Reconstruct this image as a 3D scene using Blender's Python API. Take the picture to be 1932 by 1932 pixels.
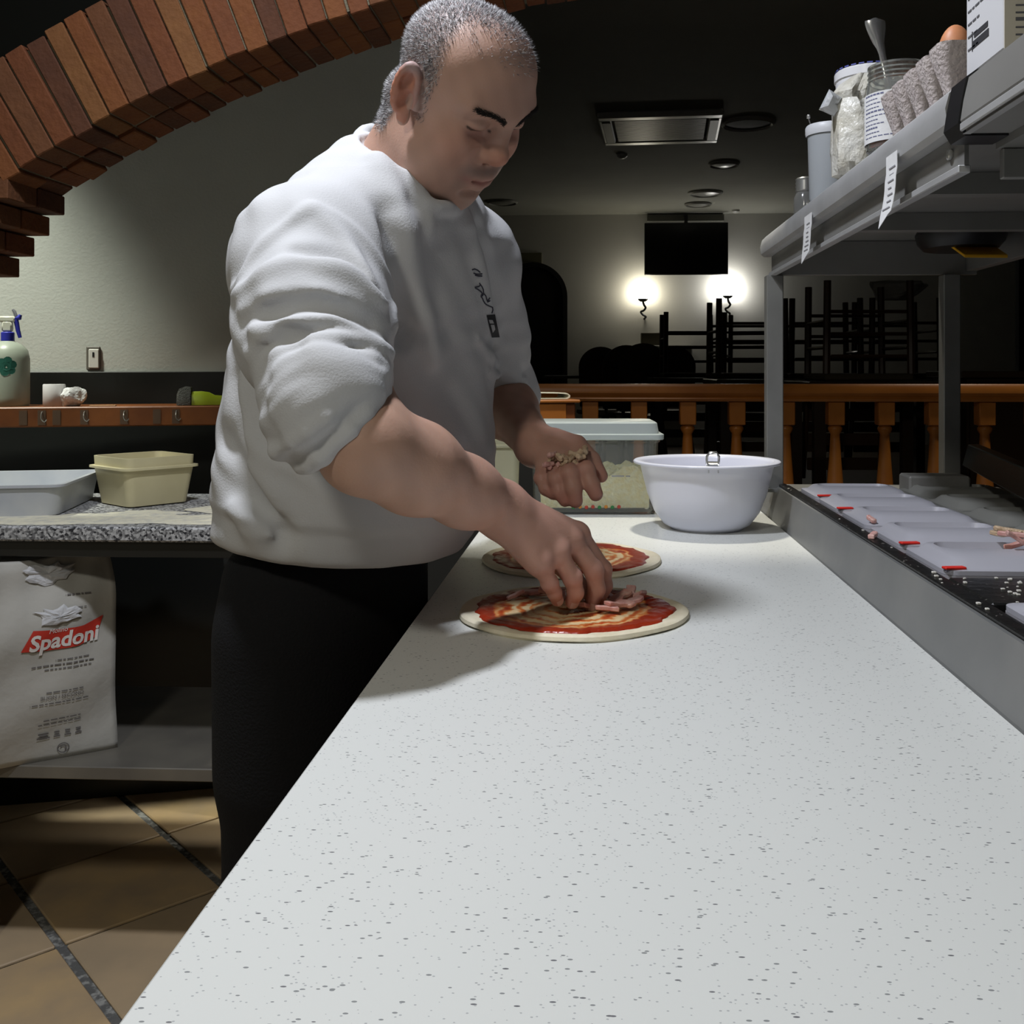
import bpy, bmesh, math, random
import numpy as np
from mathutils import Vector, Matrix

for _o in list(bpy.data.objects):
    bpy.data.objects.remove(_o, do_unlink=True)
SC = bpy.context.scene
COL = SC.collection
PI = math.pi

# ------------------------------------------------------------------ camera
CAMZ, FOC, CX, CY = 1.21, 1900.0, 1031.0, 700.0
YAW = math.atan2(94.0, 1900.0)
cam = bpy.data.cameras.new('camera')
cam.sensor_width = 36.0
cam.sensor_fit = 'HORIZONTAL'
cam.lens = FOC / 1932.0 * 36.0
cam.shift_x = -(CX - 966.0) / 1932.0
cam.shift_y = -(966.0 - CY) / 1932.0
cam.clip_start = 0.02
camo = bpy.data.objects.new('camera', cam)
camo.location = (0, 0, CAMZ)
camo.rotation_euler = (PI / 2, 0, YAW)
COL.objects.link(camo)
SC.camera = camo

# ------------------------------------------------------------------ world, lamps, exposure
wd = bpy.data.worlds.new('night')
wd.use_nodes = True
wd.node_tree.nodes['Background'].inputs[0].default_value = (0.55, 0.58, 0.65, 1)
wd.node_tree.nodes['Background'].inputs[1].default_value = 0.004
SC.world = wd


def area_lamp(name, loc, aim, size, power, col):
    l = bpy.data.lights.new(name, 'AREA')
    l.shape = 'DISK'
    l.size = size
    l.energy = power
    l.color = col
    o = bpy.data.objects.new(name, l)
    o.location = loc
    o.rotation_euler = (Vector(aim) - Vector(loc)).to_track_quat('-Z', 'Y').to_euler()
    COL.objects.link(o)
    return o


def spot_lamp(name, loc, aim, size, power, col, cone, blend):
    l = bpy.data.lights.new(name, 'SPOT')
    l.shadow_soft_size = size
    l.energy = power
    l.color = col
    l.spot_size = math.radians(cone)
    l.spot_blend = blend
    o = bpy.data.objects.new(name, l)
    o.location = loc
    o.rotation_euler = (Vector(aim) - Vector(loc)).to_track_quat('-Z', 'Y').to_euler()
    COL.objects.link(o)
    return o


# the kitchen's two ceiling lamps (over the cook, over the aisle behind the camera) and a downlight beyond the arch
area_lamp('kitchen_ceiling_lamp', (-0.47, 1.02, 2.62), (-0.40, 1.08, 0), 0.14, 28.0, (0.87, 0.91, 1.0))
area_lamp('aisle_ceiling_lamp', (-0.85, -0.60, 2.62), (-0.6, 0.1, 0), 0.30, 17.0, (1.0, 0.97, 0.86))
spot_lamp('wall_downlight', (-1.80, 2.15, 2.85), (-1.66, 2.5, 0.9), 0.07, 230.0, (0.97, 1.0, 0.88), 47, 0.85)
spot_lamp('bar_downlight', (0.16, 2.42, 2.85), (0.12, 2.44, 1.0), 0.07, 120.0, (1.0, 0.95, 0.82), 62, 0.8)
spot_lamp('rail_downlight', (1.75, 3.0, 2.85), (1.75, 3.2, 1.0), 0.07, 45.0, (1.0, 0.93, 0.78), 70, 0.8)

vs = SC.view_settings
vs.view_transform = 'Standard'
vs.look = 'None'
vs.exposure = 0.0
vs.gamma = 1.0
vs.use_curve_mapping = False

# ------------------------------------------------------------------ survey helper: a bearing read off the photograph plus a real distance
AX = Vector((math.cos(YAW), math.sin(YAW), 0))
AW = Vector((-math.sin(YAW), math.cos(YAW), 0))


def at(u, v, d):
    return Vector((0, 0, CAMZ)) + AX * ((u - CX) / FOC * d) + AW * d + Vector((0, 0, (CY - v) / FOC * d))


# ------------------------------------------------------------------ materials
MATS = {}


def mat(name, col, rough=0.5, metal=0.0, noise=None, bump=None, spec=None, trans=0.0, alpha=None, emit=None, sss=None, ior=1.45):
    """noise = (scale, colour2, low, high[, detail]) mixes a second colour; bump = (scale, strength)"""
    if name in MATS:
        return MATS[name]
    m = bpy.data.materials.new(name)
    m.use_nodes = True
    nt = m.node_tree
    b = nt.nodes['Principled BSDF']
    b.inputs['Base Color'].default_value = (*col, 1)
    b.inputs['Roughness'].default_value = rough
    b.inputs['Metallic'].default_value = metal
    b.inputs['IOR'].default_value = ior
    if spec is not None:
        b.inputs['Specular IOR Level'].default_value = spec
    if trans:
        b.inputs['Transmission Weight'].default_value = trans
    if alpha is not None:
        b.inputs['Alpha'].default_value = alpha
    if emit:
        b.inputs['Emission Color'].default_value = (*emit[0], 1)
        b.inputs['Emission Strength'].default_value = emit[1]
    if sss:
        b.inputs['Subsurface Weight'].default_value = sss[0]
        b.inputs['Subsurface Radius'].default_value = sss[1]
        b.inputs['Subsurface Scale'].default_value = sss[2]
    tc = nt.nodes.new('ShaderNodeTexCoord')
    if noise:
        n = nt.nodes.new('ShaderNodeTexNoise')
        n.inputs['Scale'].default_value = noise[0]
        n.inputs['Detail'].default_value = noise[4] if len(noise) > 4 else 5
        nt.links.new(tc.outputs['Object'], n.inputs['Vector'])
        r = nt.nodes.new('ShaderNodeValToRGB')
        r.color_ramp.elements[0].position = noise[2]
        r.color_ramp.elements[1].position = noise[3]
        r.color_ramp.elements[0].color = (*col, 1)
        r.color_ramp.elements[1].color = (*noise[1], 1)
        nt.links.new(n.outputs['Fac'], r.inputs['Fac'])
        nt.links.new(r.outputs['Color'], b.inputs['Base Color'])
    if bump:
        n2 = nt.nodes.new('ShaderNodeTexNoise')
        n2.inputs['Scale'].default_value = bump[0]
        n2.inputs['Detail'].default_value = 4
        nt.links.new(tc.outputs['Object'], n2.inputs['Vector'])
        bp = nt.nodes.new('ShaderNodeBump')
        bp.inputs['Strength'].default_value = bump[1]
        bp.inputs['Distance'].default_value = 0.01
        nt.links.new(n2.outputs['Fac'], bp.inputs['Height'])
        nt.links.new(bp.outputs['Normal'], b.inputs['Normal'])
    MATS[name] = m
    return m


def mat_quartz():
    m = mat('white_quartz', (0.71, 0.72, 0.69), 0.33, bump=(900, 0.02))
    nt = m.node_tree
    b = nt.nodes['Principled BSDF']
    tc = nt.nodes['Texture Coordinate']
    cur = None
    for i, (sc, th, col, stretch) in enumerate(((150, 0.17, (0.26, 0.27, 0.27), 2.0), (95, 0.12, (0.17, 0.17, 0.18), 2.4), (330, 0.24, (0.44, 0.45, 0.45), 1.3))):
        mp = nt.nodes.new('ShaderNodeMapping')
        mp.inputs['Rotation'].default_value = (0, 0, 0.5 + 1.1 * i)
        mp.inputs['Scale'].default_value = (1, stretch, 1)
        mp.inputs['Location'].default_value = (i * 3.7, i * 1.3, 0)
        nt.links.new(tc.outputs['Object'], mp.inputs['Vector'])
        v = nt.nodes.new('ShaderNodeTexVoronoi')
        v.inputs['Scale'].default_value = sc
        nt.links.new(mp.outputs['Vector'], v.inputs['Vector'])
        # only some cells hold a chip
        sep = nt.nodes.new('ShaderNodeSeparateColor')
        nt.links.new(v.outputs['Color'], sep.inputs['Color'])
        gt = nt.nodes.new('ShaderNodeMath'); gt.operation = 'GREATER_THAN'
        gt.inputs[1].default_value = (0.84, 0.85, 0.78)[i]
        nt.links.new(sep.outputs['Red'], gt.inputs[0])
        lt = nt.nodes.new('ShaderNodeMath'); lt.operation = 'LESS_THAN'
        lt.inputs[1].default_value = th * (1.35 if i < 2 else 1)
        nt.links.new(v.outputs['Distance'], lt.inputs[0])
        mu = nt.nodes.new('ShaderNodeMath'); mu.operation = 'MULTIPLY'
        nt.links.new(gt.outputs[0], mu.inputs[0]); nt.links.new(lt.outputs[0], mu.inputs[1])
        mx = nt.nodes.new('ShaderNodeMix'); mx.data_type = 'RGBA'
        nt.links.new(mu.outputs[0], mx.inputs['Factor'])
        if cur is None:
            mx.inputs['A'].default_value = (0.71, 0.72, 0.69, 1)
        else:
            nt.links.new(cur, mx.inputs['A'])
        mx.inputs['B'].default_value = (*col, 1)
        cur = mx.outputs['Result']
    nt.links.new(cur, b.inputs['Base Color'])
    return m


def mat_granite():
    m = mat('grey_granite', (0.2, 0.2, 0.2), 0.5)
    nt = m.node_tree
    b = nt.nodes['Principled BSDF']
    tc = nt.nodes['Texture Coordinate']
    v = nt.nodes.new('ShaderNodeTexVoronoi'); v.inputs['Scale'].default_value = 230
    nt.links.new(tc.outputs['Object'], v.inputs['Vector'])
    sep = nt.nodes.new('ShaderNodeSeparateColor'); nt.links.new(v.outputs['Color'], sep.inputs['Color'])
    r = nt.nodes.new('ShaderNodeValToRGB')
    e = r.color_ramp.elements
    e[0].position = 0.1; e[0].color = (0.03, 0.03, 0.035, 1)
    e[1].position = 0.85; e[1].color = (0.5, 0.5, 0.5, 1)
    nt.links.new(sep.outputs['Red'], r.inputs['Fac']); nt.links.new(r.outputs['Color'], b.inputs['Base Color'])
    return m


def mat_vcol(name, rough, sss=None, spec=0.4, noise=None, bump=None):
    """base colour from the mesh's own colour attribute (skin tone, stubble, dough browning)"""
    m = mat(name, (0.8, 0.8, 0.8), rough, spec=spec, sss=sss, bump=bump)
    nt = m.node_tree
    a = nt.nodes.new('ShaderNodeAttribute'); a.attribute_name = 'tone'
    nt.links.new(a.outputs['Color'], nt.nodes['Principled BSDF'].inputs['Base Color'])
    return m


# ------------------------------------------------------------------ mesh helpers
class MB:
    def __init__(self):
        self.bm = bmesh.new()

    def box(self, lo, hi, bev=0.0, M=None, seg=1):
        lo, hi = Vector(lo), Vector(hi)
        c = (lo + hi) / 2; s = hi - lo
        g = bmesh.ops.create_cube(self.bm, size=1)
        vs_ = g['verts']
        bmesh.ops.scale(self.bm, vec=s, verts=vs_)
        bmesh.ops.translate(self.bm, vec=c, verts=vs_)
        if bev > 0:
            es = list({e for v in vs_ for e in v.link_edges})
            r = bmesh.ops.bevel(self.bm, geom=es, offset=bev, segments=seg, affect='EDGES', profile=0.5)
            vs_ = list({v for v in r['verts']} | {v for v in vs_ if v.is_valid})
        if M is not None:
            bmesh.ops.transform(self.bm, matrix=M, verts=vs_)
        return self

    def obox(self, c, ux, uy, uz, bev=0.0):
        """box centred at c with half-axis vectors"""
        ux, uy, uz = Vector(ux), Vector(uy), Vector(uz)
        M = Matrix.Identity(4)
        lx, ly, lz = ux.length, uy.length, uz.length
        for i, (a, l) in enumerate(((ux, lx), (uy, ly), (uz, lz))):
            n = a / l
            M[0][i], M[1][i], M[2][i] = n
        M.translation = Vector(c)
        return self.box((-lx, -ly, -lz), (lx, ly, lz), bev, M)

    def lathe(self, prof, loc=(0, 0, 0), n=24, M=None, cap=False, sq=None):
        """prof: (radius, z) list swept round the z axis; sq squares a ring off"""
        rings = []
        for (r, z) in prof:
            ring = []
            for k in range(n):
                a = 2 * PI * k / n
                x, y = r * math.cos(a), r * math.sin(a)
                p = Vector((x, y, z))
                if M is not None:
                    p = M @ p
                ring.append(self.bm.verts.new(p + Vector(loc)))
            rings.append(ring)
        for a, b in zip(rings[:-1], rings[1:]):
            for k in range(n):
                self.bm.faces.new((a[k], a[(k + 1) % n], b[(k + 1) % n], b[k]))
        if cap:
            self.bm.faces.new(list(reversed(rings[0])))
            self.bm.faces.new(rings[-1])
        return self

    def tube(self, pts, r, n=8, cap=True, flat=1.0):
        pts = [Vector(p) for p in pts]
        rs = r if isinstance(r, (list, tuple)) else [r] * len(pts)
        rings = []
        prev = None
        for i, p in enumerate(pts):
            t = (pts[min(i + 1, len(pts) - 1)] - pts[max(i - 1, 0)])
            t = t.normalized() if t.length > 1e-9 else Vector((0, 0, 1))
            if prev is None:
                up = Vector((0, 0, 1)) if abs(t.z) < 0.9 else Vector((1, 0, 0))
                s = t.cross(up).normalized()
            else:
                s = (prev - t * prev.dot(t)).normalized()
            prev = s
            q = t.cross(s)
            rings.append([self.bm.verts.new(p + (s * math.cos(2 * PI * k / n) + q * math.sin(2 * PI * k / n) * flat) * rs[i]) for k in range(n)])
        for a, b in zip(rings[:-1], rings[1:]):
            for k in range(n):
                self.bm.faces.new((a[k], a[(k + 1) % n], b[(k + 1) % n], b[k]))
        if cap:
            self.bm.faces.new(list(reversed(rings[0])))
            self.bm.faces.new(rings[-1])
        return self

    def loft(self, rings, cap0=True, cap1=True, closed=True):
        R = [[self.bm.verts.new(p) for p in ring] for ring in rings]
        n = len(R[0])
        for a, b in zip(R[:-1], R[1:]):
            for k in range(n if closed else n - 1):
                self.bm.faces.new((a[k], a[(k + 1) % n], b[(k + 1) % n], b[k]))
        if cap0:
            self.bm.faces.new(list(reversed(R[0])))
        if cap1:
            self.bm.faces.new(R[-1])
        return self

    def prism(self, poly, axis_vec):
        """closed polygon (3-D points) extruded along a vector"""
        av = Vector(axis_vec)
        return self.loft([[Vector(p) for p in poly], [Vector(p) + av for p in poly]])

    def quad(self, a, b, c, d):
        self.bm.faces.new([self.bm.verts.new(p) for p in (a, b, c, d)])
        return self

    def mesh(self, name, smooth=False):
        bmesh.ops.recalc_face_normals(self.bm, faces=self.bm.faces)
        me = bpy.data.meshes.new(name)
        self.bm.to_mesh(me)
        self.bm.free()
        if smooth:
            me.polygons.foreach_set('use_smooth', [True] * len(me.polygons))
            if smooth != 'all':
                try:
                    me.set_sharp_from_angle(angle=math.radians(38))
                except Exception:
                    pass
        return me

    def build(self, name, m, parent=None, smooth=False, loc=None):
        return link(name, self.mesh(name, smooth), m, parent, loc)


def link(name, me, m, parent=None, loc=None):
    if m is not None:
        me.materials.clear()
        me.materials.append(m)
    o = bpy.data.objects.new(name, me)
    COL.objects.link(o)
    if loc is not None:
        o.location = loc
    if parent is not None:
        o.parent = parent
    return o


def empty(name, loc=(0, 0, 0), rz=0.0):
    o = bpy.data.objects.new(name, None)
    o.empty_display_size = 0.05
    o.location = loc
    o.rotation_euler = (0, 0, rz)
    COL.objects.link(o)
    return o


def tag(o, label, cat, group=None, kind=None):
    o['label'] = label
    o['category'] = cat
    if group:
        o['group'] = group
    if kind:
        o['kind'] = kind
    return o


def struct(o, label=None):
    o['kind'] = 'structure'
    if label:
        o['label'] = label
    return o


def copy_tree(o, parent=None):
    c = o.copy()
    COL.objects.link(c)
    c.parent = parent
    for ch in list(o.children):
        copy_tree(ch, c)
    return c


def smooth_poly(pts, n):
    """Catmull-Rom resample of a polyline to n points"""
    P = [Vector(p) for p in pts]
    P = [P[0] * 2 - P[1]] + P + [P[-1] * 2 - P[-2]]
    out = []
    m_ = len(P) - 3
    for i in range(n):
        t = i / (n - 1) * m_
        k = min(int(t), m_ - 1)
        f = t - k
        a, b, c, d = P[k:k + 4]
        out.append(0.5 * ((2 * b) + (c - a) * f + (2 * a - 5 * b + 4 * c - d) * f * f + (3 * b - a - 3 * c + d) * f ** 3))
    return out


def text_mesh(body, size, bold=0.0, shear=0.0, spacing=1.0):
    cu = bpy.data.curves.new('lettering', 'FONT')
    cu.body = body
    cu.size = size
    cu.align_x = 'CENTER'
    cu.align_y = 'CENTER'
    cu.offset = bold
    cu.shear = shear
    cu.space_character = spacing
    cu.resolution_u = 3
    o = bpy.data.objects.new('lettering', cu)
    COL.objects.link(o)
    dg = bpy.context.evaluated_depsgraph_get()
    me = bpy.data.meshes.new_from_object(o.evaluated_get(dg))
    vs_ = [v.co.copy() for v in me.vertices]
    fs = [list(p.vertices) for p in me.polygons]
    bpy.data.objects.remove(o, do_unlink=True)
    bpy.data.curves.remove(cu)
    bpy.data.meshes.remove(me)
    return vs_, fs


RNG = random.Random(11)

# ------------------------------------------------------------------ shared materials
M_QUARTZ = mat_quartz()
M_GRANITE = mat_granite()
M_STEEL = mat('brushed_steel', (0.46, 0.46, 0.46), 0.42, 0.4, noise=(14, (0.54, 0.54, 0.54), 0.3, 0.7), bump=(60, 0.03))
M_STEEL_D = mat('dull_steel', (0.24, 0.235, 0.22), 0.5, 0.4, noise=(9, (0.30, 0.295, 0.28), 0.3, 0.75))
M_BLACK = mat('black_plastic', (0.010, 0.010, 0.011), 0.45)
M_DARK = mat('dark_paint', (0.012, 0.012, 0.010), 0.7)
M_PLASTER = mat('white_plaster', (0.56, 0.58, 0.53), 0.85, noise=(5, (0.52, 0.535, 0.49), 0.35, 0.7), bump=(140, 0.10))
M_PLASTER_F = mat('dining_plaster', (0.62, 0.61, 0.57), 0.85, bump=(60, 0.06))
M_CEIL = mat('ceiling_paint', (0.33, 0.33, 0.29), 0.9, noise=(2, (0.30, 0.30, 0.26), 0.3, 0.7))
M_ORANGE = mat('varnished_pine', (0.42, 0.150, 0.026), 0.35, noise=(7, (0.31, 0.10, 0.017), 0.35, 0.7), bump=(30, 0.05))
M_SHELFW = mat('orange_brown_wood', (0.22, 0.066, 0.011), 0.45, noise=(9, (0.13, 0.035, 0.007), 0.35, 0.7), bump=(40, 0.05))
M_WHITEP = mat('white_plastic', (0.78, 0.78, 0.80), 0.3)
M_PAPER = mat('white_paper', (0.72, 0.72, 0.72), 0.8, bump=(80, 0.1))
M_INK = mat('printed_ink', (0.03, 0.03, 0.035), 0.8)
# ================================================================== STRUCTURE
# kitchen floor: grout bed plus diagonal terracotta tiles, one object each
fl = MB().box((-4.0, -2.6, -0.06), (3.2, 3.25, -0.008)).build('floor', mat('grey_grout', (0.13, 0.13, 0.125), 0.9, noise=(60, (0.36, 0.36, 0.34), 0.48, 0.62), bump=(200, 0.3)))
struct(fl, 'diagonal beige terracotta tiled kitchen floor with grey grout')
TM = [mat('terracotta_tile', (0.56, 0.41, 0.25), 0.5, noise=(6, (0.42, 0.32, 0.21), 0.3, 0.72), bump=(25, 0.06)),
      mat('sandy_tile', (0.60, 0.44, 0.26), 0.5, noise=(5, (0.44, 0.34, 0.23), 0.3, 0.7), bump=(25, 0.06)),
      mat('ochre_tile', (0.60, 0.42, 0.22), 0.5, noise=(7, (0.43, 0.32, 0.21), 0.35, 0.7), bump=(25, 0.06))]
PT = 0.362
c45 = math.sqrt(0.5)
tile_mesh = []
for k in range(3):
    tile_mesh.append(MB().box((-PT / 2 + 0.010, -PT / 2 + 0.005, -0.008), (PT / 2 - 0.010, PT / 2 - 0.005, 0.0), 0.0025).mesh('tile'))
    tile_mesh[-1].materials.append(TM[k])
for i in range(-9, 10):
    for j in range(-9, 10):
        a, b = (i + 0.5) * PT, (j + 0.5) * PT
        x = -1.1267 + (a - b) * c45
        y = 2.07 + (a + b) * c45
        if -2.3 < x < 0.1 and -0.3 < y < 3.05:
            k = RNG.randrange(3)
            o = link('tile', tile_mesh[k], None, fl, (x, y, RNG.uniform(-0.0008, 0.0)))
            o.rotation_euler = (0, 0, PI / 4)

# raised dining floor behind the balustrade
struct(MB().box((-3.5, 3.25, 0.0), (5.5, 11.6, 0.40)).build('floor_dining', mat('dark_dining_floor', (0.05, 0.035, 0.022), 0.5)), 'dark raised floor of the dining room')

# ceiling of the dining room, far wall, side walls
struct(MB().box((-3.5, 2.32, 2.95), (5.5, 11.7, 3.05)).build('ceiling', M_CEIL), 'dim ceiling of the dining room')
FW = 11.2
wall_far = struct(MB().box((-3.5, FW + 0.02, 0.4), (5.5, FW + 0.25, 2.95)).build('wall_far', M_PLASTER_F), 'white far wall lit by two globe lamps')
struct(MB().box((5.0, 3.3, 0.4), (5.2, FW, 2.95)).build('wall_right', mat('dark_wood_panelling', (0.020, 0.014, 0.010), 0.6)), 'dark right wall of the dining room')
struct(MB().box((-3.5, 5.3, 0.4), (-3.3, FW, 2.95)).build('wall_dining_left', M_PLASTER_F), 'white left wall of the dining room')
# dark curtained recess at the right of the dining room
rec = MB()
pts = []
for k in range(61):
    x = 2.42 + k * 0.05
    pts.append((x, 5.9 + 0.05 * math.sin(k * 1.25), 0))
rec.loft([[Vector((p[0], p[1], 0.4)) for p in pts] + [Vector((p[0], p[1] + 0.05, 0.4)) for p in reversed(pts)],
          [Vector((p[0], p[1], 2.9)) for p in pts] + [Vector((p[0], p[1] + 0.05, 2.9)) for p in reversed(pts)]])
tag(rec.build('curtain', mat('black_curtain', (0.008, 0.008, 0.008), 0.9), smooth=True), 'full height black curtain at the right of the dining room', 'curtain')

# white wall beyond the arch, turned slightly, with a black splashback
wl0, wl1 = at(-260, 0, 2.74), at(880, 0, 3.085)
wv = Vector((wl1.x - wl0.x, wl1.y - wl0.y, 0)); wlen = wv.length; wv.normalize()
wn = Vector((wv.y, -wv.x, 0))                      # towards the kitchen


def wallp(t, off, z):
    return Vector((wl0.x, wl0.y, 0)) + wv * t + wn * off + Vector((0, 0, z))


def wallbox(mb, t0, t1, o0, o1, z0, z1, bev=0.0):
    c = wallp((t0 + t1) / 2, (o0 + o1) / 2, (z0 + z1) / 2)
    return mb.obox(c, wv * ((t1 - t0) / 2), wn * ((o1 - o0) / 2), Vector((0, 0, (z1 - z0) / 2)), bev)


struct(wallbox(MB(), -0.6, wlen, -0.18, 0.0, 0.0, 2.95).build('wall_left', M_PLASTER), 'white plaster wall beyond the brick arch')
spl = wallbox(MB(), -0.6, wlen, 0.0, 0.012, 0.0, 1.208, 0.002).build('trim_1', mat('black_splashback', (0.010, 0.011, 0.010), 0.35))
struct(spl, 'black splashback panel below the white wall')

# wall over and beside the arch (unlit kitchen side) and its pier, kitchen ceiling, walls round the camera
ARC_C, ARC_R = (0.346, -0.765), 2.774       # centre (x, z) and intrados radius
YA0, YA1 = 1.885, 2.095
M_SOFFIT = mat('unlit_soffit_shade', (0.004, 0.004, 0.003), 0.95, spec=0.05)  # shade of the unlit soffit put into a near-black colour
BL = 0.204                                        # voussoir length


def arcp(th, r, y):
    return Vector((ARC_C[0] + r * math.sin(th), y, ARC_C[1] + r * math.cos(th)))


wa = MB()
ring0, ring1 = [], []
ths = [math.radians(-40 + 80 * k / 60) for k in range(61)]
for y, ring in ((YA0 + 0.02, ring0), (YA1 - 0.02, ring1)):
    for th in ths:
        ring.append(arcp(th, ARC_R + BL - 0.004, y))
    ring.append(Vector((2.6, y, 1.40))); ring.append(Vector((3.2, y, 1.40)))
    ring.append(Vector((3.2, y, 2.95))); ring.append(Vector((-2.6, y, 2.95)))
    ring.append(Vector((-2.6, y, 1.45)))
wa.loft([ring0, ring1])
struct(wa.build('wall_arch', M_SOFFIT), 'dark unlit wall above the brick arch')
struct(MB().box((-3.4, -2.6, 2.75), (3.2, YA1, 2.95)).build('ceiling_kitchen', mat('dark_kitchen_ceiling', (0.05, 0.05, 0.05), 0.9)), 'kitchen ceiling above the camera')
struct(MB().box((-3.4, -2.8, 0.0), (3.2, -2.6, 2.95)).build('wall_back', mat('kitchen_back_wall', (0.35, 0.35, 0.33), 0.8)), 'kitchen wall behind the camera')
struct(MB().box((-2.72, -2.6, 0.0), (-2.6, 3.2, 2.95)).build('wall_kitchen_left', M_PLASTER), 'left kitchen wall outside the frame')
struct(MB().box((2.2, -2.6, 0.0), (2.35, 1.84, 2.75)).build('wall_kitchen_right', mat('kitchen_side_wall', (0.10, 0.10, 0.095), 0.8)), 'right kitchen wall outside the frame')

# brick arch: every brick its own piece, two bricks deep
BM = [mat('brick_' + n, c, 0.85, noise=(22, c2, 0.3, 0.7), bump=(70, 0.35)) for n, c, c2 in (
    ('red', (0.1280, 0.0373, 0.0084), (0.0970, 0.0268, 0.0062)), ('orange', (0.1474, 0.0479, 0.0088), (0.1164, 0.0331, 0.0066)), ('brown', (0.1125, 0.0394, 0.0106), (0.0854, 0.0282, 0.0075)),
    ('buff', (0.1552, 0.0620, 0.0150), (0.1203, 0.0436, 0.0101)), ('dark', (0.0776, 0.0239, 0.0066), (0.0543, 0.0162, 0.0048)))]
arch = empty('brick_arch', (0.346, 1.99, 2.009))
struct(arch, 'red brick arch of soldier bricks spanning the kitchen opening')
TH0 = -0.567                                      # springing of the wedge bricks
PIT = 0.0415 / ARC_R
mo = MB()
nseg = 64
rA = [[], []]
for yi, y in enumerate((YA0 + 0.008, YA1 - 0.008)):
    for k in range(nseg + 1):
        rA[yi].append(arcp(TH0 + (0.62 - TH0) * k / nseg, ARC_R + 0.007, y))
    for k in range(nseg, -1, -1):
        rA[yi].append(arcp(TH0 + (0.62 - TH0) * k / nseg, ARC_R + BL - 0.01, y))
mo.loft(rA)
o = mo.build('mortar', mat('arch_mortar', (0.13, 0.115, 0.075), 0.95, bump=(150, 0.4)))
o.parent = arch
o.matrix_parent_inverse = Matrix.Translation(arch.location).inverted()
r0, r1 = ARC_R, ARC_R + BL
gap = 0.0019
brick_meshes = {}
for half in (0, 1):
    for var in range(3):
        hw0 = (PIT * r0 - gap * 2) / 2
        hw1 = (PIT * r1 - gap * 2) / 2
        y0, y1 = ((YA0, (YA0 + YA1) / 2 - 0.003), ((YA0 + YA1) / 2 + 0.003, YA1))[half]
        rr = random.Random(var * 7 + half)
        j = lambda: rr.uniform(-0.0014, 0.0014)
        bm_ = MB()
        lo = [Vector((-hw0 + j(), y0 + j(), r0 + j())), Vector((hw0 + j(), y0 + j(), r0 + j())), Vector((hw0 + j(), y1, r0 + j())), Vector((-hw0 + j(), y1, r0 + j()))]
        hi = [Vector((-hw1 + j(), y0 + j(), r1)), Vector((hw1 + j(), y0 + j(), r1)), Vector((hw1 + j(), y1, r1)), Vector((-hw1 + j(), y1, r1))]
        bm_.loft([lo, hi])
        bmesh.ops.bevel(bm_.bm, geom=list(bm_.bm.edges), offset=0.002, segments=1, affect='EDGES')
        brick_meshes[half, var] = bm_.mesh('brick')
nb = int((0.60 - TH0) / PIT)
bcopies = {}
for k in range(nb):
    th = TH0 + (k + 0.5) * PIT
    for half in (0, 1):
        mi = RNG.choices(range(5), (5, 4, 3, 1.5, 1.2) if half == 0 else (5, 2, 3, 0.3, 4))[0]
        key = (half, RNG.randrange(3), mi)
        if key not in bcopies:
            me = brick_meshes[key[0], key[1]].copy()
            me.materials.clear(); me.materials.append(BM[mi])
            bcopies[key] = me
        o = link('brick', bcopies[key], None, arch)
        o.matrix_parent_inverse = Matrix.Translation(arch.location).inverted()
        rad = RNG.uniform(-0.004, 0.004)
        o.matrix_basis = Matrix.Translation((ARC_C[0], 0, ARC_C[1])) @ Matrix.Rotation(th, 4, 'Y') @ Matrix.Translation((0, RNG.uniform(-0.003, 0.003), rad))
# corbelled courses below the springing, each brick a piece
xs = arcp(TH0, ARC_R, 0).x
zs = arcp(TH0, ARC_R, 0).z
for k in range(4):
    z1 = zs - 0.005 - 0.044 * k + 0.012
    z0 = z1 - 0.040
    xe = xs + 0.012 - 0.033 * k
    for half in (0, 1):
        y0, y1 = ((YA0, (YA0 + YA1) / 2 - 0.003), ((YA0 + YA1) / 2 + 0.003, YA1))[half]
        for n_, (xa, xb) in enumerate(((xe - 0.20, xe), (xe - 0.41, xe - 0.206), (xe - 0.62, xe - 0.416))):
            o = MB().box((xa, y0, z0), (xb, y1, z1), 0.002).build('brick', BM[RNG.choices(range(5), (3, 1, 4, 0, 6))[0]], arch)
            o.matrix_parent_inverse = Matrix.Translation(arch.location).inverted()
# wedge of horizontal courses behind the springing, above the corbels
o = None
for k in range(5):
    z0 = zs + 0.011 + 0.044 * k
    xe = arcp(TH0, ARC_R + 0.052 * k * 0.9, 0).x - 0.03 - 0.034 * k
    for half in (0, 1):
        y0, y1 = ((YA0 + 0.004, (YA0 + YA1) / 2 - 0.003), ((YA0 + YA1) / 2 + 0.003, YA1 - 0.004))[half]
        b = MB().box((xe - 0.24, y0, z0), (xe, y1, z0 + 0.040), 0.002).build('brick', BM[RNG.randrange(3)], arch)
        b.matrix_parent_inverse = Matrix.Translation(arch.location).inverted()
# plastered pier below the corbel, left of the frame
struct(MB().box((xs - 0.80, YA0, 0.0), (xs - 0.135, YA1, zs - 0.170)).build('wall_pier', M_PLASTER), 'plastered pier under the left end of the brick arch')

# ---------------------------------------------------------------- far wall details
dr = empty('door_1', at(1010, 700, FW))
struct(dr, 'dark arched doorway in the far wall')
DM = mat('dark_doorway', (0.006, 0.005, 0.004), 0.8)
dx0, dx1 = at(948, 0, FW).x, at(1062, 0, FW).x
zt = at(0, 503, FW).z
cxr = (dx0 + dx1) / 2; rr_ = (dx1 - dx0) / 2


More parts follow.
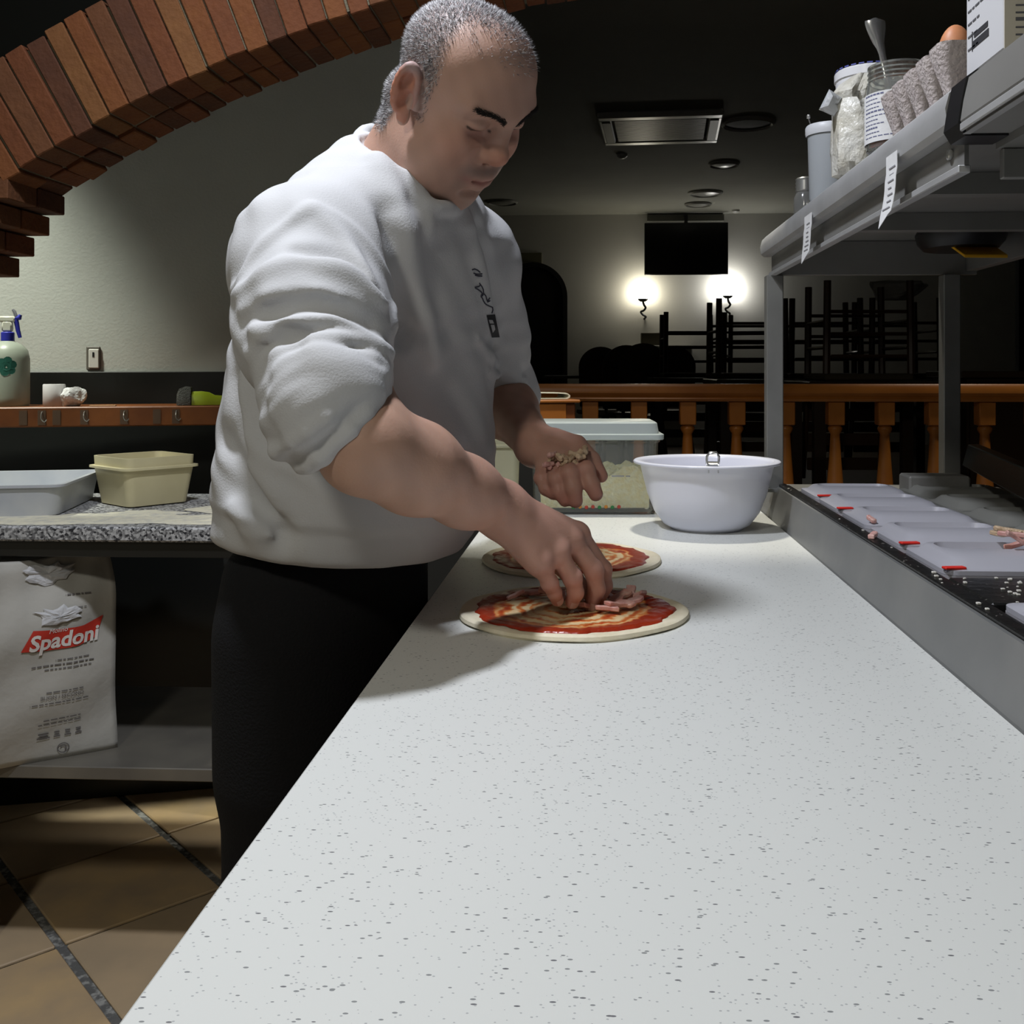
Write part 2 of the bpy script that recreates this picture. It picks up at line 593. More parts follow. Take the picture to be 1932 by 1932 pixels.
def arch_outline(x0, x1, z0, ztop, y, n=24):
    c = (x0 + x1) / 2; r = (x1 - x0) / 2
    p = [Vector((x0, y, z0)), Vector((x1, y, z0))]
    for k in range(n + 1):
        a = PI * k / n
        p.append(Vector((c + r * math.cos(a), y, ztop - r + r * math.sin(a))))
    return p


YF = FW + 0.02
o = MB().prism(arch_outline(dx0, dx1, 0.4, zt, YF - 0.012), (0, 0.011, 0)).build('door_panel', DM)
o.parent = dr; o.matrix_parent_inverse = Matrix.Translation(dr.location).inverted()
fo, fi = arch_outline(dx0 - 0.05, dx1 + 0.05, 0.4, zt + 0.05, YF - 0.03), arch_outline(dx0, dx1, 0.4, zt, YF - 0.03)
fr = MB()
nn = len(fo)
A = [fr.bm.verts.new(p) for p in fo]; B = [fr.bm.verts.new(p) for p in fi]
A2 = [fr.bm.verts.new(p + Vector((0, 0.029, 0))) for p in fo]; B2 = [fr.bm.verts.new(p + Vector((0, 0.029, 0))) for p in fi]
for k in range(1, nn):
    k2 = (k + 1) % nn
    fr.bm.faces.new((A[k], A[k2], B[k2], B[k])); fr.bm.faces.new((A[k], A2[k], A2[k2], A[k2])); fr.bm.faces.new((B[k], B[k2], B2[k2], B2[k]))
o = fr.build('door_frame', DM)
o.parent = dr; o.matrix_parent_inverse = Matrix.Translation(dr.location).inverted()
# ================================================================== COUNTER AND TOPPING RAIL
CZ = 0.90
ct = empty('counter', (0.07, 1.25, 0))
tag(ct, 'long white speckled quartz counter the cook leans against', 'counter')


def put(o, root):
    o.parent = root
    o.matrix_parent_inverse = Matrix.Translation(root.location).inverted()
    return o


put(MB().box((-0.228, 0.10, CZ - 0.030), (0.366, 2.34, CZ), 0.0025).build('worktop', M_QUARTZ), ct)
put(MB().box((-0.205, 0.14, 0.09), (0.362, 2.30, CZ - 0.030), 0.002).build('cabinet_body', mat('cabinet_dark_steel', (0.05, 0.05, 0.05), 0.4, 0.5)), ct)
put(MB().box((-0.17, 0.18, 0.0), (0.33, 2.26, 0.09)).build('plinth', M_DARK), ct)
for k in range(4):
    y0 = 0.16 + k * 0.535
    d_ = put(MB().box((-0.215, y0, 0.11), (-0.205, y0 + 0.525, CZ - 0.05), 0.002).build('cabinet_door', mat('cabinet_dark_steel', (0.05,) * 3)), ct)
    h_ = MB().box((-0.225, y0 + 0.18, 0.80), (-0.2151, y0 + 0.34, 0.815), 0.002).build('door_handle', M_STEEL_D)
    h_.parent = d_

RZ = 0.9665
rl = empty('topping_rail', (0.6, 1.3, 0.9))
tag(rl, 'steel refrigerated topping rail raised along the right of the counter', 'topping rail')
put(MB().prism([(0.3665, 0.10, CZ - 0.05), (0.3665, 0.10, CZ + 0.001), (0.380, 0.10, RZ), (0.400, 0.10, RZ), (0.400, 0.10, CZ - 0.05)], (0, 2.06, 0)).build('front_panel', mat('panel_steel', (0.23, 0.235, 0.235), 0.45, 0.4, noise=(9, (0.28, 0.28, 0.275), 0.3, 0.7))), rl)
put(MB().prism([(0.368, 2.162, CZ - 0.05), (0.368, 2.162, CZ + 0.001), (0.381, 2.162, 0.955), (0.85, 2.162, 0.955), (0.85, 2.162, CZ - 0.05)], (0, 0.13, 0)).build('end_panel', M_STEEL_D), rl)
M_RAIL = mat('black_steel_lip', (0.018, 0.018, 0.018), 0.35, 0.4, noise=(160, (0.35, 0.33, 0.30), 0.66, 0.75, 2), bump=(60, 0.1))
put(MB().box((0.384, 0.10, RZ + 0.0003), (0.400, 2.155, RZ + 0.0055), 0.0015).box((0.4005, 0.10, RZ - 0.004), (0.4085, 2.155, RZ + 0.002), 0.001).build('front_lip', M_RAIL), rl)
put(MB().box((0.409, 0.10, 0.80), (0.82, 2.155, 0.83)).box((0.81, 0.10, 0.83), (0.84, 2.155, RZ)).build('well', M_STEEL_D), rl)
put(MB().box((0.4095, 1.065, RZ - 0.02), (0.809, 1.195, RZ + 0.003), 0.002).build('divider', M_RAIL), rl)
put(MB().box((0.62, 2.03, RZ - 0.01), (0.74, 2.10, RZ + 0.035), 0.004).build('hinge_block', M_STEEL_D), rl)
# dark tilted glass screen along the back of the rail
sa, sb = at(1832, 838, 2.06), at(1990, 905, 1.45)
sd = (sb - sa)
put(MB().obox((sa + sb) / 2 + Vector((0.0, 0, -0.022)), sd / 2, Vector((0.012, 0, 0)), Vector((0.006, 0, 0.022)), 0.002).build('back_screen', mat('smoked_screen', (0.012, 0.014, 0.013), 0.25)), rl)

# topping pans with lids
M_LID = mat('frosted_lid', (0.66, 0.655, 0.72), 0.34, trans=0.35)
M_LID_G = mat('grey_lid', (0.30, 0.30, 0.28), 0.34, trans=0.25)
M_PAN = mat('clear_pan', (0.62, 0.60, 0.64), 0.3, trans=0.4)
M_RED = mat('red_label', (0.78, 0.03, 0.02), 0.5)


def rrect(x0, x1, y0, y1, r, z, n=5):
    out = []
    for (cx_, cy_, a0) in ((x1 - r, y1 - r, 0), (x0 + r, y1 - r, 90), (x0 + r, y0 + r, 180), (x1 - r, y0 + r, 270)):
        for k in range(n + 1):
            a = math.radians(a0 + 90 * k / n)
            out.append(Vector((cx_ + r * math.cos(a), cy_ + r * math.sin(a), z)))
    return out


def topping_pan(x0, x1, y0, y1, label, matl, red, lid=True):
    r_ = empty('topping_pan', ((x0 + x1) / 2, (y0 + y1) / 2, 0.83))
    tag(r_, label, 'food pan', 'food pans in the topping rail')
    w, l = (x1 - x0) / 2 - 0.003, (y1 - y0) / 2 - 0.003
    top = RZ - 0.83
    p = MB()
    p.loft([rrect(-w + .012, w - .012, -l + .012, l - .012, .02, 0.002), rrect(-w + .006, w - .006, -l + .006, l - .006, .02, top - .006),
            rrect(-w, w, -l, l, .016, top - .005), rrect(-w, w, -l, l, .016, top), rrect(-w + .008, w - .008, -l + .008, l - .008, .018, top),
            rrect(-w + .014, w - .014, -l + .014, l - .014, .018, 0.006)], True, True)
    p.build('pan', M_PAN, r_, smooth=True)
    if lid:
        q = MB()
        q.loft([rrect(-w, w, -l, l, .018, top + .0005), rrect(-w, w, -l, l, .018, top + .006), rrect(-w + .010, w - .010, -l + .010, l - .010, .02, top + .008),
                rrect(-w + .018, w - .018, -l + .02, l - .02, .02, top + .0165), rrect(-w + .026, w - .026, l * .02 - .0, l - .03, .018, top + .018),
                rrect(-w + .034, w - .034, l * .02 + .008, l - .038, .014, top - .004)], True, True)
        q.build('lid', matl, r_, smooth=True)
    if red:
        MB().obox((-w + .012 + RNG.uniform(0, .006), -l - .0005 + .008, top + .0085 if lid else top + .002), (0.013, 0.002, 0), (-.001, .005, 0.0), (0, 0, .0015), 0.0008).build('label_tag', M_RED, r_)
    return r_


pan_y = [1.215, 1.39, 1.565, 1.74, 1.915]
ord_ = ['nearest', 'second nearest', 'middle', 'fourth nearest', 'farthest']
for k, y in enumerate(pan_y):
    yy = y + (0.172 if k < 4 else 0.165)
    topping_pan(0.411, 0.603, y, yy, f'frosted lidded food pan beside the white counter, {ord_[k]} of five behind the black divider', M_LID, k in (0, 1, 3, 4))
    topping_pan(0.607, 0.799, y, yy, f'grey lidded food pan in the back row of the topping rail, {ord_[k]} of five', M_LID_G, False)
topping_pan(0.411, 0.603, 0.885, 1.058, 'food pan with a red tag at the right edge, nearer than the black divider', M_LID, True)
topping_pan(0.607, 0.799, 0.885, 1.058, 'grey lidded food pan nearer than the black divider in the back row', M_LID_G, False)

# ham strips lying on the nearest lid, and crumbs on the divider
M_HAM = mat('cooked_ham', (0.62, 0.30, 0.25), 0.45, noise=(90, (0.74, 0.46, 0.38), 0.4, 0.6), sss=(0.3, (0.01, 0.004, 0.003), 0.3))
M_HAM2 = mat('pale_ham', (0.70, 0.43, 0.38), 0.45, noise=(90, (0.60, 0.30, 0.27), 0.4, 0.6))
M_BEIGE = mat('pale_shreds', (0.66, 0.50, 0.34), 0.6, noise=(120, (0.48, 0.33, 0.20), 0.4, 0.65), bump=(300, 0.4))


def strip_mesh(L, w, t, rr, bend=0.3):
    n = 5
    pts = []
    a = 0
    x = z = 0.0
    for k in range(n + 1):
        pts.append((x, 0, z))
        a += rr.uniform(-bend, bend)
        x += L / n * math.cos(a); z += abs(L / n * math.sin(a)) * 0.5
    mb = MB()
    rings = []
    for k, (x, y, z) in enumerate(pts):
        ww = w * (0.75 + 0.4 * rr.random())
        yy = rr.uniform(-.15, .15) * w
        rings.append([Vector((x - L / 2, -ww / 2 + yy, z)), Vector((x - L / 2, ww / 2 + yy, z)), Vector((x - L / 2, ww / 2 + yy, z + t)), Vector((x - L / 2, -ww / 2 + yy, z + t))])
    mb.loft(rings)
    bmesh.ops.bevel(mb.bm, geom=list(mb.bm.edges), offset=t * 0.2, segments=1, affect='EDGES')
    return mb


hp = at(1915, 1012, 1.30)
for k in range(12):
    rr = random.Random(100 + k)
    o = strip_mesh(rr.uniform(.035, .06), .008, .006, rr, .5).build('ham_strip', (M_HAM, M_HAM2, M_BEIGE)[k % 3], smooth=True)
    o.location = (0.548 + rr.uniform(-.028, .03), 1.305 + rr.uniform(-.03, .03), RZ + 0.0185 + 0.0065 * (k // 4))
    o.rotation_euler = (rr.uniform(-.15, .15), rr.uniform(-.25, .1), rr.uniform(0, 6.28))
    tag(o, 'shredded ham strip heaped on the nearest frosted pan lid', 'ham strip', 'ham strips heaped on the pan lid')
cr = MB()
for k in range(60):
    rr = random.Random(300 + k)
    x, y = rr.uniform(.415, .75), rr.uniform(1.068, 1.192)
    s = rr.uniform(.0008, .0024)
    cr.box((x - s, y - s, RZ + .0031), (x + s * rr.uniform(.5, 1.5), y + s, RZ + .0031 + s), s * .2)
for k in range(14):
    rr = random.Random(400 + k)
    x, y = rr.uniform(.386, .399), rr.uniform(0.5, 2.1)
    s = rr.uniform(.001, .0025)
    cr.box((x - s, y - s, RZ + .0056), (x + s, y + s, RZ + .0056 + s), s * .2)
tag(cr.build('crumbs', mat('white_crumbs', (0.7, 0.68, 0.62), 0.8)), 'white crumbs scattered on the black divider of the topping rail', 'crumbs', kind='stuff')
rr = random.Random(9)
for k, (u, v, d) in enumerate(((1642, 1015, 1.43), (1663, 993, 1.56))):
    o = strip_mesh(.02, .009, .007, rr, .6).build('ham_scrap', M_HAM2, smooth=True)
    p = at(u, v, d)
    o.location = ((0.392, p.y, RZ + .0057), (0.425, p.y, RZ + .0085))[k]
    o.rotation_euler = (0, 0, 1.0 + k)
    tag(o, ('small pink ham scrap on the black lip of the topping rail', 'ham scrap on the corner of a frosted pan lid')[k], 'ham scrap')

# ================================================================== OVERSHELF
sh = empty('overshelf', (0.58, 1.6, 0.9))
tag(sh, 'stainless steel overshelf on square posts above the topping rail', 'shelf')
SY0, SY1 = 1.03, 2.175
put(MB().box((0.372, SY0, 1.4855), (0.80, SY1, 1.4955)).build('deck', M_STEEL_D), sh)
fe = MB()
prof = [(0.352, 1.459), (0.350, 1.474), (0.354, 1.489), (0.362, 1.497), (0.372, 1.499), (0.372, 1.4535), (0.358, 1.4535)]
fe.prism([Vector((x, SY0, z)) for x, z in prof], (0, SY1 - SY0, 0))
put(fe.build('front_edge', M_STEEL, smooth=True), sh)
put(MB().box((0.3725, SY0 + 0.01, 1.419), (0.377, SY1 - 0.012, 1.4535)).build('fascia', M_STEEL_D), sh)
put(MB().box((0.3665, SY0 + 0.01, 1.411), (0.379, SY1 - 0.012, 1.419), 0.001).build('fascia_lip', M_STEEL), sh)
put(MB().box((0.3775, SY1 - 0.016, 1.413), (0.80, SY1, 1.485), 0.001).build('end_beam', M_STEEL_D), sh)
put(MB().box((0.775, SY0, 1.42), (0.797, SY1 - 0.017, 1.485), 0.001).build('rear_beam', M_STEEL_D), sh)
for k in range(2):
    y = 1.42 + k * .36
    put(MB().box((0.3775, y, 1.455), (0.7745, y + .03, 1.485)).build('cross_rib', M_STEEL_D), sh)
M_POST = mat('post_steel', (0.22, 0.22, 0.21), 0.45, 0.5, noise=(10, (0.28, 0.28, 0.265), 0.3, 0.7))
for x, zb in ((0.376, 0.957), (0.742, 0.957)):
    p_ = put(MB().box((x - .0175, 2.20 - .06, zb), (x + .0175, 2.20 - .026, 1.4125), 0.002).build('post', M_POST), sh)
    f_ = MB().box((x - .026 if x > .5 else x - .0178, 2.20 - .065, zb - .0018), (x + .032, 2.20 - .016, zb + .006), 0.001).build('foot_plate', M_POST)
    f_.parent = p_
put(MB().lathe([(0, 0), (.005, 0), (.006, .002), (.006, .004)], (0.3722, 1.075, 1.437), 12, Matrix.Rotation(-PI / 2, 4, 'Y')).build('rivet', M_STEEL_D), sh)

# nearer hood shelf at the right edge of the frame
h2 = empty('hood_shelf', (0.6, 0.6, 1.45))
tag(h2, 'steel hood shelf with a black end cap at the right edge', 'shelf')
prof = [(0.356, 1.438), (0.349, 1.450), (0.352, 1.470), (0.357, 1.492), (0.366, 1.4985), (0.395, 1.4985), (0.395, 1.438)]
put(MB().prism([Vector((x, 0.35, z)) for x, z in prof], (0, 0.635, 0)).build('front_edge', M_STEEL_D, smooth=True), h2)
put(MB().prism([Vector((x - (.002 if x < .39 else 0), 0.986, z + (.001 if z > 1.49 else -.002))) for x, z in prof], (0, 0.040, 0)).build('end_cap', M_BLACK), h2)
put(MB().box((0.3515, 0.35, 1.4372), (0.3585, 0.985, 1.4378)).box((0.348, 0.35, 1.4395), (0.3512, 0.984, 1.4475), .001).build('edge_lip', M_STEEL), h2)
put(MB().box((0.396, 0.35, 1.4855), (0.86, 1.024, 1.4985)).build('deck', M_STEEL_D), h2)
put(MB().box((0.396, 0.35, 1.430), (0.86, 1.020, 1.438)).build('underside', M_STEEL_D), h2)
put(MB().box((0.40, 1.012, 1.400), (0.86, 1.0215, 1.4295), 0.001).build('end_flange', M_STEEL_D), h2)
put(MB().box((0.83, 0.35, 1.4385), (0.855, 1.02, 1.485)).build('rear_beam', M_STEEL_D), h2)
for y in (0.42, 0.80):
    put(MB().box((0.82, y, 0.967), (0.85, y + .03, 1.4295)).build('post', M_POST), h2)

# black heat lamp with a yellow panel under the shelf
hl = empty('heat_lamp', at(1815, 440, 1.85))
tag(hl, 'black heat lamp with yellow underside hanging below the overshelf', 'lamp')
c0 = at(1812, 440, 1.90)
put(MB().lathe([(0.0, .020), (.05, .020), (.072, .012), (.080, -.002), (.076, -.018), (.066, -.030), (0, -.030)], c0, 28, Matrix.Diagonal((1, 1.2, 1, 1))).build('lamp_head', M_BLACK, smooth=True), hl)
put(MB().obox(c0 + Vector((0.016, -.040, -.036)), (0.040, 0.004, 0), (-.004, .034, 0.016), (0, 0, .003), 0.001).build('yellow_panel', mat('yellow_panel', (0.80, 0.42, 0.02), 0.5)), hl)
put(MB().box((c0.x - .012, c0.y - .012, c0.z + .018), (c0.x + .012, c0.y + .012, 1.4853)).build('hanger', M_BLACK), hl)


# order slips hanging from the shelf edge
def slip(u0, v0, u1, v1, d, w, label, curl):
    r_ = empty('order_slip', at(u0, v0, d))
    tag(r_, label, 'paper slip', 'order slips clipped to the overshelf')
    top, bot = at(u0, v0, d), at(u1, v1, d)
    xf = 0.3485
    n = 8
    rings = []
    for k in range(n + 1):
        t = k / n
        z = top.z + (bot.z - top.z) * t
        y = top.y + (bot.y - top.y) * t
        off = xf + 0.0005 - 0.0 if t < .35 else xf - curl * (t - .35) ** 2 - 0.001
        yy = w / 2 * (1 if t < .93 else 0.9)
        skew = 0.006 if k == n else 0
        rings.append([Vector((off - .0004, y - yy, z + skew)), Vector((off - .0004, y + yy, z - skew)), Vector((off + .0002, y + yy, z - skew)), Vector((off + .0002, y - yy, z + skew))])
    put(MB().loft(rings).build('slip_paper', M_PAPER, smooth=True), r_)
    ink = MB()
    for k in range(7):
        t = .22 + k * .1
        z = top.z + (bot.z - top.z) * t
        y = top.y + (bot.y - top.y) * t
        off = (xf + 0.0005 if t < .35 else xf - curl * (t - .35) ** 2 - 0.001) - .0011
        hw = RNG.uniform(.3, .8) * w / 2
        ink.box((off - .0001, y - hw, z), (off + .0002, y + hw * RNG.uniform(.2, 1), z + .0016))
    put(ink.build('slip_print', mat('grey_ink', (0.25, 0.25, 0.27), 0.8)), r_)


slip(1558, 405, 1552, 488, 1.66, .056, 'short white order slip on the shelf edge above the square post', .01)
slip(1716, 290, 1704, 418, 1.19, .044, 'long white order slip hanging from the middle of the shelf edge', .02)
# ================================================================== THINGS ON THE OVERSHELF
ST = 1.4960
M_CLEAR = mat('cloudy_plastic', (0.52, 0.55, 0.58), 0.35, trans=0.35)
M_GLASS = mat('jar_glass', (0.9, 0.92, 0.88), 0.06, trans=0.92)
M_WHT = mat('bucket_white', (0.62, 0.63, 0.66), 0.4)


def on_shelf(u, d):
    p = at(u, 0, d)
    return Vector((p.x, p.y, ST))


# spice jar with a ribbed cap
p = on_shelf(1512, 1.93)
p.x = 0.40
r_ = empty('spice_jar', p)
tag(r_, 'small glass spice jar with a ribbed metal cap at the far shelf end', 'jar')
MB().lathe([(0, 0), (.021, 0), (.022, .004), (.022, .045), (.017, .056), (0.0, .056)], n=20).build('jar_body', mat('spice_glass', (.25, .25, .24), .15, trans=.5), r_, smooth=True)
capp = [(.0, .0565)] + [(.0175 + (.0012 if k % 2 else 0), .0565 + k * .0035) for k in range(8)] + [(.015, .084), (0, .084)]
MB().lathe(capp, n=24).build('cap', mat('cap_metal', (.45, .45, .44), .3, .8), r_, smooth=True)

# tall cloudy tub with a lid and a steel pick sticking out
p = on_shelf(1560, 1.72); p.x = 0.398
r_ = empty('tall_tub', p)
r_.scale = (1.05, 1.05, 1.06)
tag(r_, 'tall narrow cloudy plastic tub with a loose lid', 'tub')
MB().lathe([(0, 0), (.029, 0), (.032, .008), (.035, .112), (.037, .113), (.037, .117), (.034, .117), (.030, .008), (0, .006)], n=28).build('tub_body', M_CLEAR, r_, smooth=True)
MB().lathe([(.0372, .108), (.0385, .113), (.0385, .122), (.0365, .125), (.034, .122), (0, .121)], n=28).build('tub_lid', M_WHT, r_, smooth=True)
pk = MB().tube([(-.033, -.01, .126), (-.036, -.01, .135)], .0012, 6)
pk.lathe([(0, .2), (.003, .2015), (.0035, .204), (.003, .2065), (0, .208)], (-.036, -.01, -.066), 10)
pk.build('steel_pick', mat('bright_steel', (.75, .75, .75), .2, .9), r_, smooth=True)

# white bucket with lid
p = on_shelf(1632, 1.64); p.x = 0.440; p.y -= .015
r_ = empty('white_bucket', p)
r_.scale = (1.06, 1.06, 1.20)
tag(r_, 'white plastic bucket with a snap lid behind the glass jar', 'bucket')
MB().lathe([(0, 0), (.040, 0), (.042, .008), (.045, .150), (0, .150)], n=32).build('bucket_body', M_WHT, r_, smooth=True)
lid = MB().lathe([(.0452, .134), (.049, .136), (.0495, .150), (.0515, .151), (.0515, .161), (.049, .1635), (.044, .164), (.043, .160), (0, .160)], n=32).build('bucket_lid', M_WHITEP, r_, smooth=True)
bl = MB()
for k in range(26):
    a0, a1 = 2 * PI * k / 26 + .04, 2 * PI * k / 26 + .20
    bl.quad(*[Vector((.0500 * math.cos(a), .0500 * math.sin(a), z)) for a, z in ((a0, .1638), (a1, .1638), (a1, .1655), (a0, .1655))])
o = bl.build('blue_band', mat('blue_print', (0.10, 0.12, 0.40), .6), lid)

# knotted plastic bag of mozzarella
p = on_shelf(1606, 1.50); p.x = 0.384
nb_ = 28
bag = MB()
rings = []
rr = random.Random(5)
zz = [0, .006, .02, .045, .07, .09, .105, .115, .125, .14, .155]
rad = [.020, .031, .038, .040, .040, .037, .034, .027, .030, .024, .012]
offx = [0, 0, 0, 0, .001, .0, -.002, -.004, -.004, .004, .012]
for z, r0_, ox in zip(zz, rad, offx):
    ring = []
    for k in range(nb_):
        a = 2 * PI * k / nb_
        r2 = r0_ * (1 + .10 * math.sin(5 * a + z * 40) + .06 * rr.uniform(-1, 1) + .06 * math.sin(9 * a + z * 90))
        ring.append(Vector((ox + min(max(r2 * math.cos(a), -.030), .04), r2 * math.sin(a) * 1.0, z)))
    rings.append(ring)
r_ = empty('food_bag', p)
tag(r_, 'crumpled clear bag of white mozzarella beside the bucket', 'bag')
bag.loft(rings)
bag.build('bag_film', mat('bag_film', (0.72, 0.71, 0.66), 0.3, noise=(25, (0.60, 0.57, 0.48), .35, .65), bump=(60, .6)), r_, smooth=True)
kn = MB().tube([(-.030, -.014, .095), (-.042, -.012, .105), (-.036, -.016, .118), (-.026, -.016, .112)], [.006, .013, .013, .006], 10)
kn.build('bag_knot', mat('bag_film_clear', (0.70, 0.72, 0.74), 0.25, trans=.3, bump=(50, .5)), r_, smooth=True)

# glass jar with a label and a spoon inside
p = on_shelf(1698, 1.30); p.x = 0.396; p.y += .028
r_ = empty('glass_jar', p)
tag(r_, 'open threaded glass jar with a paper label and a spoon', 'jar')
JZ = .728
prof = [(0, 0), (.034, 0), (.039, .006), (.040, .10), (.0385, .118), (.0365, .128), (.0375, .130), (.0355, .134), (.0375, .138), (.0355, .142), (.0375, .146), (.0355, .150), (.0375, .154), (.037, .158), (.0345, .1585),
        (.0335, .155), (.0335, .130), (.0355, .118), (.037, .10), (.036, .008), (0, .006)]
MB().lathe([(a, b * JZ) for a, b in prof], n=36).build('jar_body', M_GLASS, r_, smooth=True)
MB().lathe([(0, .0065), (.0353, .0065), (.0363, .04), (.0355, .052), (.02, .055), (0, .052)], n=28).build('red_sauce', mat('jar_sauce', (.34, .06, .02), .4), r_, smooth=True)
lb = MB()
seg = 20
a0, a1 = math.radians(150), math.radians(300)
for (ra, rb, z0, z1) in ((.0404, .0411, .012, .076),):
    rings = []
    for k in range(seg + 1):
        a = a0 + (a1 - a0) * k / seg
        rings.append([Vector((r * math.cos(a), r * math.sin(a), z)) for r, z in ((ra, z0), (rb, z0), (rb, z1), (ra, z1))])
    lb.loft(rings)
lab = lb.build('jar_label', M_PAPER, r_, smooth=True)
ik = MB()
for k in range(11):
    z = .072 - k * .0054
    w = RNG.uniform(.45, .95)
    b0, b1 = math.radians(185), math.radians(185 + 75 * w)
    th = .0012 if k % 4 else .002
    for q in range(6):
        a, b = b0 + (b1 - b0) * q / 6, b0 + (b1 - b0) * (q + .8) / 6
        ik.quad(*[Vector((.0414 * math.cos(x), .0414 * math.sin(x), y)) for x, y in ((a, z), (b, z), (b, z + th), (a, z + th))])
ik.build('label_print', mat('blue_grey_ink', (.12, .13, .24), .8), lab)
# spoon standing in the jar, handle up
spn = empty('spoon', p + Vector((-.006, 0, .020)))
tag(spn, 'steel spoon standing in the open glass jar', 'spoon')
hnd = smooth_poly([(.006, -.004, .0), (.0, 0, .04), (-.007, 0, .080), (-.012, 0, .107), (-.018, 0, .132), (-.021, 0, .150), (-.022, 0, .160)], 20)
ws = [.006, .004, .0035, .0035, .004, .005, .0065, .0085, .0105, .0115, .0115, .0108, .009, .006, .001]
sp = MB()
rings = []
for k, q in enumerate(hnd):
    t = k / (len(hnd) - 1)
    if t < .55:
        w = .0052 - .0012 * t
    else:
        s_ = (t - .55) / .45
        w = .0046 + .0088 * math.sin(min(s_ * 1.05, 1) * PI * .62) if s_ < .93 else .0075
        if s_ > .97:
            w = .003
    rings.append([q + Vector((w * math.cos(a), .0016 * math.sin(a) + .003 * (math.cos(a) ** 2) * (1 if t > .6 else 0), 0)) for a in [2 * PI * i / 12 for i in range(12)]])
sp.loft(rings)
sp.build('handle', mat('bright_steel', (.75, .75, .75), .2, .9), spn, smooth=True)
MB().lathe([(0, -.03), (.012, -.026), (.016, -.012), (.013, 0), (0, .004)], (.008, -.005, .01), 16, Matrix.Diagonal((1, .35, 1, 1))).build('bowl', mat('bright_steel', (.75,) * 3), spn, smooth=True)

# egg tray: pulp trough with cups, eggs
p = Vector((0.362, 1.065, ST))
et = empty('egg_carton', p)
tag(et, 'grey pulp egg carton at the shelf edge beside the jar', 'egg carton')
M_PULP = mat('egg_pulp', (0.46, 0.40, 0.39), .9, noise=(60, (.52, .46, .44), .35, .65), bump=(220, .5))
PIT_E = .046
for i in range(2):
    for j in range(5):
        cx_, cy_ = .018 + i * PIT_E, .022 + j * PIT_E
        cup = MB()
        rings = []
        for (s_, z) in ((.40, .0), (.48, .012), (.78, .034), (.99, .053), (1.0, .057), (.93, .057), (.74, .034), (.44, .014)):
            h_ = PIT_E / 2 * s_
            rings.append(rrect(cx_ - h_, cx_ + h_, cy_ - h_, cy_ + h_, h_ * .45, z + .0005, 3))
        cup.loft(rings)
        cup.build('egg_cup', M_PULP, et, smooth=True)
M_EGG = mat('brown_eggshell', (.58, .23, .10), .5, noise=(30, (.66, .30, .15), .35, .65), sss=(.2, (.01, .004, .002), .5))
egg_me = MB().lathe([(0.0005, -.0255)] + [(.0172 * math.sin(PI * k / 14) * (1 + .10 * math.cos(PI * k / 14)), -.0255 * math.cos(PI * k / 14)) for k in range(1, 14)] + [(.0005, .0255)], n=20).mesh('egg', 'all')
egg_me.materials.append(M_EGG)
eggs = [(0, 0), (0, 1), (1, 0), (1, 2), (0, 3)]
enames = ['brown egg in the carton corner next to the printed box', 'brown egg second along the shelf edge in the carton', 'brown egg in the rear row of the carton next to the box',
          'brown egg half hidden in the middle of the carton', 'brown egg in the carton near the jar label']
for (i, j), nm in zip(eggs, enames):
    o = link('egg', egg_me, None, None, p + Vector((.018 + i * PIT_E, .022 + j * PIT_E, .0445)))
    o.location.z += .010 if j == 0 else .003
    o.rotation_euler = (RNG.uniform(-.15, .15), RNG.uniform(-.15, .15), 0)
    tag(o, nm, 'egg', 'brown eggs in the carton')

# printed white box standing on the hood shelf
pb = Vector((0.366, 0.925, 1.4992))
bx_ = empty('printed_box', pb)
tag(bx_, 'tall white printed carton at the right edge of the shelf', 'box')
MB().box((0, 0, 0), (.16, .092, .24), .002).build('carton', mat('carton_white', (.62, .62, .64), .6), bx_)
MB().box((.0003, -.0012, .0), (.159, -.0004, .239)).build('side_panel', mat('carton_buff', (.55, .51, .42), .6), bx_)
pr = MB()
rr = random.Random(3)
for k in range(17):
    z = .225 - k * .0125
    if 3 <= k <= 4 or k == 11:
        continue
    L = rr.uniform(.25, .9)
    y = .086
    while y > .086 - .08 * L:
        w = rr.uniform(.004, .011)
        pr.box((-.0006, y - w, z), (-.0001, y, z + (.0030 if k in (6, 7) else .0018)))
        y -= w + .0025
for k in range(34):
    z = .230 - k * .0066
    L = rr.uniform(.3, .95)
    x = .01
    while x < .01 + .13 * L:
        w = rr.uniform(.005, .018)
        pr.box((x, -.0017, z), (x + w, -.00125, z + (.0030 if k % 9 == 4 else .0014)))
        x += w + .003
pr.build('printed_lines', mat('carton_ink', (.10, .10, .11), .8), bx_)
bc = MB().box((-.0006, .034, .024), (-.0001, .074, .031)).box((-.0006, .036, .0335), (-.0001, .070, .0385)).box((-.0006, .074, .022), (-.0001, .0755, .041))
bc.build('bar_mark', M_INK, bx_)
# ================================================================== THINGS ON THE COUNTER
M_DOUGH = mat('raw_dough', (.74, .66, .47), .6, noise=(30, (.80, .73, .56), .35, .65), bump=(60, .25))


